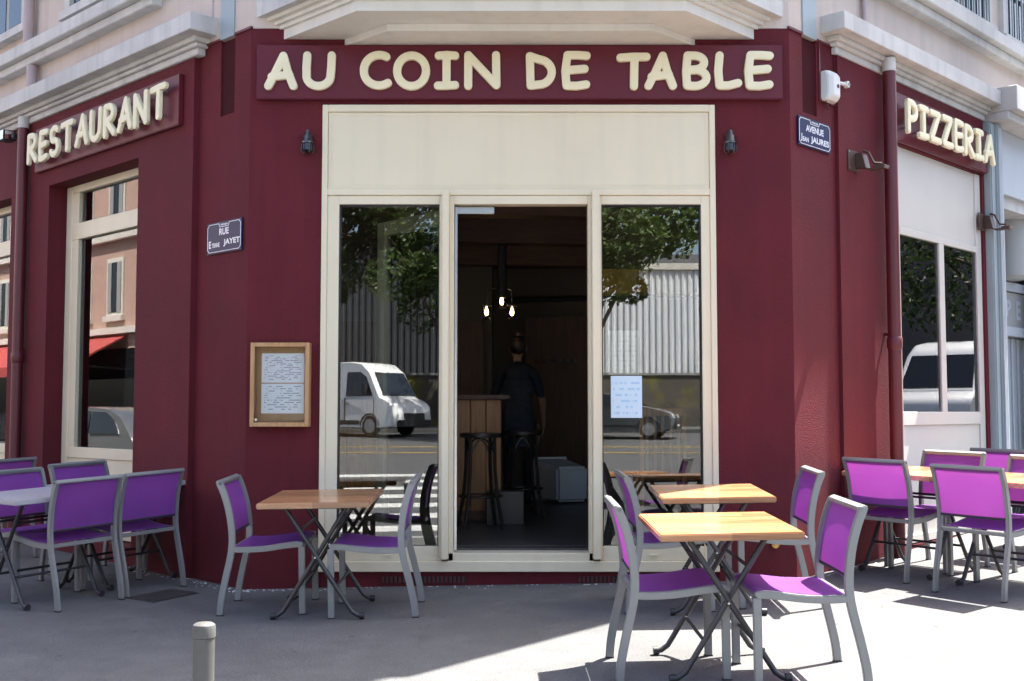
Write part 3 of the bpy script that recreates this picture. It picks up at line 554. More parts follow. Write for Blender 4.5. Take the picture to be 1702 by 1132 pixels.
b = MB(FR_); b.lathe([(.012, -.071), (.012, -.085)], (mx0 + .045, D, mz0 + .05), 10, 'y'); b.v = [(mx0 + .045 + .010 * math.cos(k % 10 * .628), D - .07 - (.014 if k >= 10 else 0), mz0 + .05 + .010 * math.sin(k % 10 * .628)) for k in range(20)]; b.build('lock', 'steel', mc)
# two small wall lamps
def wall_lamp(x, label):
    w_ = empty('wall_lamp', FR_(x, 0, 3.375), label, 'lamp', 'small wall lamps either side of the shopfront')
    b = MB(); c = (x, D - .045, 0)
    b.lathe([(.004, 3.552), (.016, 3.548), (.02, 3.52), (.034, 3.505), (.038, 3.47), (.046, 3.462), (.046, 3.45), (.040, 3.447)], c, 18); b.build('lamp_hood', 'lampblack', w_, smooth=True)
    b = MB(); b.lathe([(.036, 3.447), (.038, 3.42), (.043, 3.40), (.030, 3.386), (.01, 3.383)], c, 18); b.build('lamp_glass', 'carglass', w_, smooth=True)
    b = MB(); 
    for k in range(6):
        a = k * math.pi / 3; b.tube([(x + .041 * math.cos(a), D - .045 + .041 * math.sin(a), 3.45), (x + .047 * math.cos(a), D - .045 + .047 * math.sin(a), 3.40), (x + .03 * math.cos(a), D - .045 + .03 * math.sin(a), 3.378)], .0035, 5)
    b.build('lamp_cage', 'lampblack', w_, smooth=True)
    b = MB(FR_); b.box(x - .028, x + .028, .0, .014, 3.40, 3.53); b.build('back_plate', 'lampblack', w_, bevel=.004)
wall_lamp(-1.478, 'small pewter wall lamp on the pier above the menu case'); wall_lamp(1.580, 'small pewter wall lamp on the pier right of the shopfront')
# alarm sounder with a little camera arm
al = empty('alarm_box', RF(.55, 0, 3.86), 'white alarm box with a small arm on the right facet', 'alarm box')
b = MB(RF); b.add([(a, o, z) for z in (3.865, 3.90, 4.05, 4.09) for a, o in ((.44, .002), (.44, .07 if 3.87 < z < 4.06 else .05), (.47, .10 if 3.87 < z < 4.06 else .07), (.57, .10 if 3.87 < z < 4.06 else .07), (.60, .07 if 3.87 < z < 4.06 else .05), (.60, .002))],
    [tuple(range(6))[::-1], tuple(range(18, 24))] + [(j * 6 + i, j * 6 + (i + 1) % 6, (j + 1) * 6 + (i + 1) % 6, (j + 1) * 6 + i) for j in range(3) for i in range(6)]); b.build('housing', 'plastic', al, bevel=.006)
b = MB(RF); b.tube([(.60, .05, 4.03), (.70, .07, 4.03)], .014); b.lathe([(.001, .0), (.026, .0), (.026, .03), (.016, .035), (.016, .02)], (.72, .06, 4.03), 14, 'y'); b.build('camera_arm', 'plastic', al, smooth=True)
b = MB(RF); b.tube([(.535, .098, 3.975), (.535, .1045, 3.975)], .015, 12); b.build('lens', 'darkcap', al)
b = MB(RF); b.tube([(.47, .03, 3.866), (.48, .03, 3.845), (.50, .03, 3.84), (.52, .02, 3.80)], .004, 6); b.build('cable', 'darkcap', al)
# bracket floodlights
def bracket_flood(s, z, o, label):
    f = empty('bracket_light', RF(s, o, z), label, 'lamp')
    b = MB(RF); b.box(s, s + .17, o, o + .006, z, z + .165); b.build('wall_plate', 'bronze', f, bevel=.002)
    b = MB(RF)
    for a, zz in ((s + .018, z + .02), (s + .018, z + .145), (s + .15, z + .02)): b.tube([(a, o + .005, zz), (a, o + .011, zz)], .007, 8)
    b.build('bolt', 'steel', f)
    b = MB(RF); b.loft([[(s + .12, o + .006, z + .03), (s + .19, o + .006, z + .03), (s + .19, o + .006, z + .15), (s + .12, o + .006, z + .15)], [(s + .12, o + .09, z + .02), (s + .21, o + .09, z + .02), (s + .21, o + .06, z + .14), (s + .12, o + .06, z + .14)]]); b.build('lamp_body', 'bronze', f, bevel=.004)
    b = MB(RF); b.tube([(s + .17, o + .05, z + .165), (s + .17, o + .09, z + .15), (s + .18, o + .13, z + .06), (s + .19, o + .19, z + .05)], .010, 8); b.box(s + .13, s + .21, o + .16, o + .24, z + .015, z + .03); b.build('arm', 'bronze', f)
    b = MB(RF); b.box(s + .125, s + .2, o + .10, o + .24, z + .002, z + .014); b.build('lower_bracket', 'bronze', f)
bracket_flood(.79, 3.385, .032, 'bronze bracket light on the right facade beside the avenue plate')
bracket_flood(3.28, 3.20, .034, 'bronze bracket light at the right edge beside the grey pilaster')
sp = empty('spotlight', LF(3.92, .05, 4.10), 'small spotlight with a bright reflector at the far left under the cornice', 'lamp')
b = MB(LF); b.box(3.83, 3.87, .05, .14, 4.12, 4.17); b.box(3.86, 4.0, .10, .22, 4.10, 4.20); b.build('lamp_body', 'darkcap', sp, bevel=.008)
b = MB(LF); b.box(3.872, 3.99, .221, .226, 4.108, 4.192); b.add([(3.859, .11, 4.11), (3.859, .21, 4.11), (3.859, .21, 4.19), (3.859, .11, 4.19)], [(0, 1, 2, 3)]); b.build('reflector', 'floodglow', sp)
# downpipes
def downpipe(fr, s, o, r, ztop, zgr, joints, label, topm='stone'):
    P = empty('downpipe', fr(s, o, zgr), label, 'downpipe')
    b = MB(fr); b.tube([(s, o, zgr), (s, o, 1.0), (s, o, ztop - .11)], r, 16); b.build('pipe', 'bord_s', P, smooth=True)
    b = MB(fr); b.tube([(s, o, ztop - .108), (s, o, ztop)], r * 1.02, 16); b.build('pipe_head', topm, P, smooth=True)
    for z in joints:
        b = MB(fr); b.tube([(s, o, z - .05), (s, o, z - .035), (s, o, z + .035), (s, o, z + .05)], [r * 1.02, r * 1.16, r * 1.16, r * 1.02], 16); b.build('collar', 'bord_s', P, smooth=True)
        b = MB(fr); b.box(s - .012, s + .012, .0, o - r * .9, z + .06, z + .085); b.build('clip', 'bord_s', P); b = MB(fr); b.box(s + r * .9, s + r * 1.5, o - .012, o + .012, z + .06, z + .08); b.build('clip_screw', 'bord_s', P)
downpipe(RF, 1.36, .114, .052, 4.37, .30, (2.06, .98), 'bordeaux downpipe with a pale head on the right facade')
downpipe(LF, 3.68, .11, .05, 4.30, .30, (2.02,), 'dark bordeaux downpipe with a pale head on the left facade')
p = empty('upper_downpipe', LF(3.60, .06, 4.5), 'pink grey rainwater pipe on the upper left wall', 'downpipe')
b = MB(LF); b.tube([(3.62, .07, 4.5), (3.62, .07, 4.79)], .05, 14); b.tube([(3.72, .07, 5.01), (3.72, .07, 7.8)], .05, 14); b.build('pipe', 'pinkpipe', p, smooth=True)
p = empty('upper_downpipe', RF(1.6, .06, 4.6), 'thin grey pipe on the upper right wall above the cornice', 'downpipe')
b = MB(RF); b.tube([(1.12, .03, 4.53), (1.12, .03, 7.8)], .02, 10); b.build('pipe', 'pinkpipe', p, smooth=True)
# brass stubs low on the walls
for fr, a, o, z, lab in ((LF, 1.46, .05, 1.0, 'small brass tap stub low on the left facade'), (FR_, 1.87, 0, .575, 'small round brass cap low on the right pier')):
    k = empty('brass_cap', fr(a, o, z), lab, 'cap'); b = MB(fr); b.tube([(a, o, z), (a, o + .012, z), (a, o + .03, z), (a, o + .036, z)], [.012, .028, .028, .016], 14); b.build('cap', 'brass', k, smooth=True)
    b = MB(fr); b.tube([(a, o + .036, z), (a, o + .05, z)], .007, 8); b.build('stem', 'brass', k, smooth=True)
# notices behind the right pane
b = MB(FR_); b.box(.712, .936, -.0315, -.029, 1.470, 1.772); tag(b.build('paper_notice', 'notice'), 'light blue paper notice stuck on the right pane', 'notice')
b = MB(FR_); b.box(.70, .915, -.046, -.043, 1.782, 2.10); tag(b.build('paper_sheet', 'sheet'), 'pale printed sheet above the blue notice inside the right pane', 'notice')

# ------------------------------------------------------------ neighbouring shop at the right edge
N = empty('neighbour_shop', RF(4.2, 0, .4), 'grey shop front with fluted pilaster at the right edge', 'building')
b = MB(RF); b.box(3.462, 3.56, -.3, .10, .2, 4.245); b.box(3.56, 3.66, -.3, .125, .2, 4.245); b.box(3.66, 3.76, -.3, .10, .2, 4.245); b.build('pilaster', 'grey', N, bevel=.012, seg=2)
b = MB(RF)
for k in range(3): b.box(3.575 + k * .028, 3.588 + k * .028, .126, .134, .3, 4.2)
b.build('flute', 'greyl', N)
b = MB(RF); b.box(3.761, 9, -.6, -.45, .2, 4.245); b.build('back_wall', 'shutter', N)
b = MB(RF); b.box(3.761, 9, -.45, .05, 3.62, 4.245); b.build('fascia', 'greyl', N); b = MB(RF); b.box(3.761, 9, -.45, .0, 3.50, 3.618); b.build('fascia_moulding', 'stone', N)
b = MB(RF); b.box(3.80, 9, -.45, -.30, 2.40, 2.76); b.build('name_band', 'shutter', N); b = MB(RF); b.box(3.78, 9, -.45, -.27, 2.77, 2.86); b.box(3.78, 9, -.45, -.27, 2.30, 2.395); b.build('band_moulding', 'greyl', N)
for ch, a in (('B', 4.86), ('E', 5.12)):
    text_part('letter', ch, RF, a, 2.48, .2, -.295, 'greyl', N)
for k in range(14):
    b = MB(RF); b.box(4.3 + k * .16, 4.40 + k * .16, -.45, -.36, .45, 2.29); b.build('slat', 'greyl', N, bevel=.01, seg=1)
b = MB(RF); b.lathe([(.01, 0), (.12, .01), (.16, .05), (.17, .4), (.16, .78), (.12, .82), (.01, .83)], (4.85, -.25, 2.87), 16); b.build('rolled_blind', 'shutter', N, smooth=True)

# ------------------------------------------------------------ chairs
def make_chair():
    root = empty('terrace_chair', (0, 0, 0), '', 'chair', 'purple mesh chairs on the terrace')
    hw = .238; up = (0, 1, 0)
    prof = [(-.272, .005), (-.262, .10), (-.232, .24), (-.203, .36), (-.190, .45), (-.192, .55), (-.210, .67), (-.238, .77), (-.268, .842)]
    # resample smoothly
    def cr(P, n=4):
        out = []
        for i in range(len(P) - 1):
            p0, p1, p2, p3 = P[max(i - 1, 0)], P[i], P[i + 1], P[min(i + 2, len(P) - 1)]
            for k in range(n):
                t = k / n; out.append(tuple(.5 * (2 * p1[j] + (p2[j] - p0[j]) * t + (2 * p0[j] - 5 * p1[j] + 4 * p2[j] - p3[j]) * t * t + (3 * p1[j] - p0[j] - 3 * p2[j] + p3[j]) * t ** 3) for j in range(2)))
        return out + [P[-1]]
    pr = cr(prof, 3)
    def backx(z):
        for a, c in zip(pr, pr[1:]):
            if a[1] <= z <= c[1]: return a[0] + (c[0] - a[0]) * (z - a[1]) / (c[1] - a[1])
        return pr[-1][0]
    rail = cr([(-.195, .418), (-.10, .414), (.02, .420), (.14, .436), (.228, .444), (.255, .436)], 3)
    for s in (-1, 1):
        b = MB(); b.tube([(x, s * hw, z) for x, z in pr], .0125, 4, .021, up); b.build('rear_leg', 'alu', root, bevel=.004)
        b = MB(); b.tube([(.250, s * hw, .005), (.250, s * hw, .43)], .0125, 4, .020, up); b.build('front_leg', 'alu', root, bevel=.004)
        b = MB(); b.tube([(x, s * hw, z) for x, z in rail], .0122, 4, .018, up); b.build('seat_rail', 'alu', root, bevel=.004)
        for x in (-.272, .25):
            b = MB(); b.box(x - .022, x + .022, s * hw - .0135, s * hw + .0135, 0, .007); b.build('foot_cap', 'darkcap', root)
    b = MB(); b.tube([(.245, -hw + .0125, .432), (.245, hw - .0125, .432)], .015, 4); b.build('front_crossbar', 'alu', root, bevel=.004)
    b = MB(); b.tube([(-.188, -hw + .0125, .416), (-.188, hw - .0125, .416)], .013, 4); b.build('rear_crossbar', 'alu', root, bevel=.004)
    b = MB(); b.tube([(-.266, -hw - .0125, .838), (-.266, hw + .0125, .838)], .021, 4, .0125, (1, 0, -.35)); b.build('top_rail', 'alu', root, bevel=.005)
    b = MB(); b.tube([(-.193, -hw + .0125, .515), (-.193, hw - .0125, .515)], .008, 8); b.build('lower_back_bar', 'darkcap', root, smooth=True)
    # seat sling: dished between the rails, wrapped over the front bar
    nx, ny = 14, 9; vs = []
    xs_ = [-.172 + (.245 + .172) * i / nx for i in range(nx + 1)]
    def rz(x):
        for a, c in zip(rail, rail[1:]):
            if a[0] <= x <= c[0]: return a[1] + (c[1] - a[1]) * (x - a[0]) / (c[0] - a[0])
        return rail[-1][1]
    def sheet(fn, nu, nv, th, nm):
        b = MB(); top = [fn(i / nu, j / nv, 0) for i in range(nu + 1) for j in range(nv + 1)]; bot = [fn(i / nu, j / nv, th) for i in range(nu + 1) for j in range(nv + 1)]
        k = len(top); w_ = nv + 1; f = []
        for i in range(nu):
            for j in range(nv):
                q = (i * w_ + j, i * w_ + j + 1, (i + 1) * w_ + j + 1, (i + 1) * w_ + j); f.append(q); f.append(tuple(k + e for e in q[::-1]))
        rim = [i * w_ for i in range(nu + 1)]; rim = [(i * w_, (i + 1) * w_) for i in range(nu)] + [(i * w_ + nv, (i + 1) * w_ + nv) for i in range(nu)] + [(j, j + 1) for j in range(nv)] + [(nu * w_ + j, nu * w_ + j + 1) for j in range(nv)]
        for a, c in rim: f.append((a, c, k + c, k + a))
        b.add(top + bot, f); return b.build(nm, 'purple', root, smooth=True)
    def fseat(u, v, th):
        x = -.172 + .432 * u; y = (v - .5) * 2 * (hw - .011); z = rz(min(x, .25)) + .021 - .014 * math.sin(math.pi * min(1, max(0, u))) * (1 - (2 * v - 1) ** 2) - th
        if u > .93: z -= (u - .93) * .25
        return (x, y, z)
    sheet(fseat, 18, 10, .0022, 'seat')
    def fback(u, v, th):
        z = .505 + (.838 - .505) * u; y = (v - .5) * 2 * (hw - .0115); return (backx(z) - .004 - .014 * math.sin(math.pi * u) * (1 - (2 * v - 1) ** 2) + th, y, z)
    sheet(fback, 14, 10, .0022, 'backrest')
    return root
chair0 = make_chair()
# x, y, heading, lean of the ground, label
CH = [(-1.575, 7.560, 0, 'purple chair left of the small table below the menu case'),
      (-.870, 7.420, 180, 'purple chair right of the small table before the left pane'),
      (.790, 5.880, 1, 'nearest purple chair, left of the front sunlit table'),
      (1.405, 5.715, 181.5, 'nearest purple chair, right of the front sunlit table'),
      (.985, 7.430, 2, 'purple chair left of the rear wooden table before the right pane'),
      (1.700, 7.500, 179, 'purple chair right of the rear wooden table against the right pier'),
      (2.580 + .21, 8.200 + .17, 40, 'sunlit magenta chair back near the bordeaux downpipe'),
      (2.970 + .21, 7.515 + .17, 39, 'sunlit magenta chair back closest to the right edge'),
      (3.380 - .20, 8.780 - .17, 220, 'purple chair across the right table, before the white panel'),
      (3.780 - .20, 8.180 - .17, 219, 'purple chair at the right edge across the table, cut by the frame'),
      (3.800 + .20, 8.900 + .17, 40, 'farthest magenta chair with a bright rail at the right edge'),
      (-3.030, 7.880, 143.5, 'shaded purple chair seen from behind at the left table, outer one'),
      (-2.735, 8.325, 144, 'shaded purple chair seen from behind beside the left facet'),
      (-3.660 + .19, 8.480 - .15, 322, 'purple chair cut by the left edge, across the grey table'),
      (-3.390 + .18, 9.120 - .15, 324, 'purple chair across the left table, before the cream window panel'),
      (-4.210 - .2, 9.640 + .15, 143, 'dark purple chair back farthest left by the wall')]
TILT = (math.atan(.0165), math.atan(.035))
def on_ground(o, x, y, h, dz=0):
    o.location = (x, y, gz(x, y) + dz)
    n = Vector((-.0165, -.035, 1)).normalized()
    q = Vector((0, 0, 1)).rotation_difference(n) @ Matrix.Rotation(R(h), 3, 'Z').to_quaternion()
    o.rotation_euler = q.to_euler()
for i, (x, y, h, lab) in enumerate(CH):
    o = chair0 if i == 0 else copy_tree(chair0)
    o['label'] = lab; on_ground(o, x, y, h)

# ------------------------------------------------------------ tables: wooden top on a crossed black tube base
def make_table(topm):
    root = empty('terrace_table', (0, 0, 0), '', 'table', 'folding terrace tables')
    b = MB(); b.box(-.345, .345, -.40, .40, .699, .734); t = b.build('table_top', topm, root, bevel=.006, seg=2)
    for s, yy in ((-1, -.275), (1, .275)):
        for k in (-1, 1):
            y = yy + k * .014
            pts = [(-k * .285, y, .022), (-k * .25, y, .026), (-k * .215, y, .05), (-k * .18, y, .105), (-k * .02, y, .36), (k * .03, y, .44), (k * .185, y, .685)]
            b = MB(); b.tube(pts, .0145, 10); lg = b.build('leg', 'blacktube', root, smooth=True)
            b = MB(); b.tube([(-k * .262, y, .0235), (-k * .292, y, .0225)], [.021, .022], 12); b.build('foot_cap', 'darkcap', lg, smooth=True)
        b = MB(); b.tube([(-.005, yy - .03, .385), (-.005, yy + .03, .385)], .006, 8); b.build('pivot_bolt', 'steel', root, smooth=True)
        b = MB(); b.box(-.25, .25, yy - .02, yy + .02, .684, .6985); b.build('top_bearer', 'blacktube', root)
    for x, z in ((-.12, .20), (.12, .20), (.10, .555), (-.10, .555)):
        b = MB(); b.tube([(x, -.275, z), (x, .275, z)], .009, 8); b.build('cross_bar', 'blacktube', root, smooth=True)
    return root
tab0 = make_table('tabwood')
TB = [(-1.205, 7.445, 0, 'small wooden table in the shade below the menu case'), (1.270, 7.370, -1, 'half shaded wooden table before the right pane'),
      (1.047, 5.870, 1, 'nearest wooden table, fully sunlit'), (2.985, 8.495, 40, 'wooden table by the downpipe among the right chairs'),
      (3.455, 7.850, 39, 'wooden table at the right edge among the sunlit chairs'), (4.42, 9.35, 40, 'far wooden table at the right edge behind the chairs')]
for i, (x, y, h, lab) in enumerate(TB):
    o = tab0 if i == 0 else copy_tree(tab0)
    o['label'] = lab; on_ground(o, x, y, h)
tabg = make_table('greytop'); tabg['label'] = 'grey topped table at the left edge between the shaded chairs'; on_ground(tabg, -3.23, 7.98, 143.5)
tg2 = copy_tree(tabg); tg2['label'] = 'grey topped table by the wall hidden behind the shaded chair backs'; on_ground(tg2, -2.92, 8.64, 144.5)

# ------------------------------------------------------------ street furniture and ground details
bx, by = -1.116, 4.2; g0 = gz(bx, by)
bo = empty('bollard', (bx, by, g0), 'grey steel bollard with a rounded cap in the foreground', 'bollard')
b = MB(); b.lathe([(.0385, g0 - .05), (.0385, .70)], (bx, by, 0), 28); b.build('post', 'bollardg', bo, smooth=True)
b = MB(); b.lathe([(.0385, .7005), (.0415, .703), (.0415, .738), (.039, .747), (.030, .753), (.01, .756)], (bx, by, 0), 28); b.build('cap', 'bollardg', bo, smooth=True)
gc = (-2.42, 8.02); ga = R(54)
GR = lambda a, c, z: (gc[0] + math.cos(ga) * a - math.sin(ga) * c, gc[1] + math.sin(ga) * a + math.cos(ga) * c, gz(gc[0] + math.cos(ga) * a - math.sin(ga) * c, gc[1] + math.sin(ga) * a + math.cos(ga) * c) + z)
gt = empty('drain_cover', (gc[0], gc[1], gz(*gc)), 'dark cast iron cover set in the pavement by the left facet', 'drain cover')
b = MB(GR); b.box(-.19, .19, -.15, .15, -.02, .004); b.build('frame', 'iron', gt)
b = MB(GR); b.box(-.172, .172, -.132, .132, -.01, .007); b.build('lid', 'iron', gt)
b = MB()
for fr, a0, a1, o, cnt in ((LF, -.1, 1.4, .03, 110), (FR_, -1.95, -1.2, .03, 60), (FR_, -1.2, 1.9, .015, 60), (RF, .0, 1.9, .05, 90)):
    for k in range(cnt):
        a = random.uniform(a0, a1); oo = o + abs(random.gauss(0, .045)); r = random.uniform(.003, .011); p = fr(a, oo + (.05 if fr is not FR_ and a > .7 else 0), 0); z = gz(p[0], p[1]); t = random.uniform(0, 6)
        b.add([(p[0] + r * random.uniform(.6, 1.3) * math.cos(t + q * 1.257), p[1] + r * random.uniform(.6, 1.3) * math.sin(t + q * 1.257), z + .001) for q in range(5)] + [(p[0], p[1], z + r * .5)], [(q, (q + 1) % 5, 5) for q in range(5)])
o = struct(b.build('plaster_crumbs', 'chip'), 'stuff'); o['label'] = 'pale plaster crumbs scattered along the foot of the walls'

# ------------------------------------------------------------ inside the bar
co = empty('bar_counter', (-1.2, 10.7, FLR), 'knotty pine bar counter with a dark top inside the doorway', 'counter')
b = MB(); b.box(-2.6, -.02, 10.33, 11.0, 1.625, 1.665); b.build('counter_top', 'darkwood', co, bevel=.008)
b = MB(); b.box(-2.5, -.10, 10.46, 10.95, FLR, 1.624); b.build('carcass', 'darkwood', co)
for k in range(17):
    b = MB(); x = -2.49 + k * .141; b.box(x, x + .135, 10.435, 10.459, FLR + .05, 1.62); b.build('plank', 'pine', co, bevel=.004, seg=1)
b = MB(); b.box(-2.5, -.10, 10.425, 10.434, FLR, FLR + .09); b.build('kick_board', 'darkwood', co)
def stool(x, y, lab, z=FLR):
    s = empty('bar_stool', (x, y, z), lab, 'stool', 'bentwood bar stools by the counter')
    b = MB(); b.lathe([(.01, z + .80), (.15, z + .805), (.175, z + .80), (.18, z + .785), (.175, z + .765), (.02, z + .762)], (x, y, 0), 24); b.build('seat', 'bentwood', s, smooth=True)
    for k in range(4):
        a = R(45 + 90 * k + 12); c, d_ = math.cos(a), math.sin(a)
        b = MB(); b.tube([(x + c * .145, y + d_ * .145, z + .765), (x + c * .150, y + d_ * .150, z + .5), (x + c * .175, y + d_ * .175, z + .25), (x + c * .235, y + d_ * .235, z)], [.015, .016, .016, .013], 8); b.build('leg', 'bentwood', s, smooth=True)
        a2 = a + R(90); c2, d2 = math.cos(a2), math.sin(a2); m_ = [(x + (c * (1 - t) + c2 * t) * .148 * (1 + .15 * math.sin(math.pi * t)), y + (d_ * (1 - t) + d2 * t) * .148 * (1 + .15 * math.sin(math.pi * t)), z + .62 + .135 * math.sin(math.pi * t)) for t in [i / 8 for i in range(9)]]
        b = MB(); b.tube(m_, .009, 6); b.build('arch_brace', 'bentwood', s, smooth=True)
    b = MB(); ring = [(x + .185 * math.cos(2 * math.pi * i / 24), y + .185 * math.sin(2 * math.pi * i / 24), z + .27) for i in range(25)]; b.tube(ring, .010, 6, up=(0, 0, 1)); b.build('foot_ring', 'bentwood', s, smooth=True)
stool(-.27, 9.78, 'black bentwood bar stool in front of the pine counter'); stool(.10, 10.75, 'black bentwood bar stool beyond the end of the counter')
# hanging lantern cluster
ch = empty('chandelier', (-.10, 11.5, 2.45), 'hanging lamp with three lit lanterns inside the doorway', 'lamp')
b = MB(); b.tube([(-.10, 11.5, 2.66), (-.10, 11.5, 3.42)], .045, 8); b.build('stem', 'blacktube', ch)
for k, (lx, ly, lz) in enumerate(((-.255, 11.42, 2.515), (-.105, 11.62, 2.64), (.0, 11.45, 2.515))):
    b = MB(); b.tube([(-.10, 11.5, 2.72), ((lx - .1) / 2, (ly + 11.5) / 2, 2.76), (lx, ly, 2.73), (lx, ly, lz + .08)], .008, 6); b.build('arm', 'blacktube', ch, smooth=True)
    b = MB(); b.lathe([(.045, lz + .065), (.05, lz + .06), (.05, lz + .055)], (lx, ly, 0), 14); b.build('lantern_cap', 'blacktube', ch); b = MB(); b.lathe([(.04, lz - .062), (.042, lz - .075), (.03, lz - .085)], (lx, ly, 0), 14); b.build('lantern_base', 'blacktube', ch)
    b = MB(); b.lathe([(.036, lz + .055), (.042, lz), (.036, lz - .062)], (lx, ly, 0), 14); b.build('lantern_glass', 'panedoor', ch, smooth=True)
    b = MB(); b.lathe([(.004, lz + .05), (.014, lz + .02), (.020, lz - .01), (.014, lz - .035), (.004, lz - .04)], (lx, ly, 0), 12); b.build('bulb', 'bulb', ch, smooth=True)
# white tub lying on the floor
tb = empty('plastic_tub', (.68, 12.6, FLR), 'pale plastic tub lying on its side on the bar floor', 'tub')
TBF = lambda a, c, z: (.66 + .93 * a - .36 * c, 12.3 + .36 * a + .93 * c, FLR + z)
b = MB(TBF); b.loft([[(-.19, 0, .02), (.16, 0, .02), (.17, 0, .39), (-.19, 0, .39)], [(-.20, .35, .01), (.19, .35, .01), (.2, .35, .42), (-.21, .35, .42)], [(-.21, .7, .0), (.22, .7, .0), (.22, .7, .45), (-.22, .7, .45)]]); b.build('body', 'binp', tb, bevel=.03, seg=3)
b = MB(TBF); b.box(-.235, .235, .70, .73, .0, .47); b.build('rim', 'binp', tb, bevel=.01)
bx_ = empty('cardboard_box', (-.08, 10.2, FLR), 'low dull box on the floor beside the front bar stool', 'box')
b = MB(); b.box(-.22, .10, 10.05, 10.30, FLR + .001, FLR + .27); b.build('body', 'ifloor', bx_, bevel=.004); b = MB(); b.box(-.225, .105, 10.045, 10.305, FLR + .271, FLR + .285); b.build('lid', 'ifloor', bx_)
# slatted wooden chair and table inside the right pane
ic = empty('wooden_chair', (1.25, 9.6, FLR), 'yellowish slat backed wooden chair inside the right pane', 'chair')
for k in range(5):
    b = MB(); x = 1.11 + k * .065; b.box(x - .011, x + .011, 9.42, 9.436, FLR + .50, FLR + .95); b.build('back_slat', 'pine', ic)
b = MB(); b.box(1.05, 1.43, 9.415, 9.44, FLR + .95, FLR + 1.01); b.box(1.05, 1.43, 9.415, 9.44, FLR + .47, FLR + .50); b.build('back_rail', 'pine', ic)
b = MB(); b.box(1.05, 1.43, 9.44, 9.85, FLR + .44, FLR + .469); b.build('seat', 'pine', ic, bevel=.006)
for x, y, h in ((1.065, 9.43, 1.0), (1.415, 9.43, 1.0), (1.065, 9.83, .44), (1.415, 9.83, .44)):
    b = MB(); b.box(x - .016, x + .016, y - .016, y + .012, FLR, FLR + h - .001); b.build('leg', 'pine', ic)
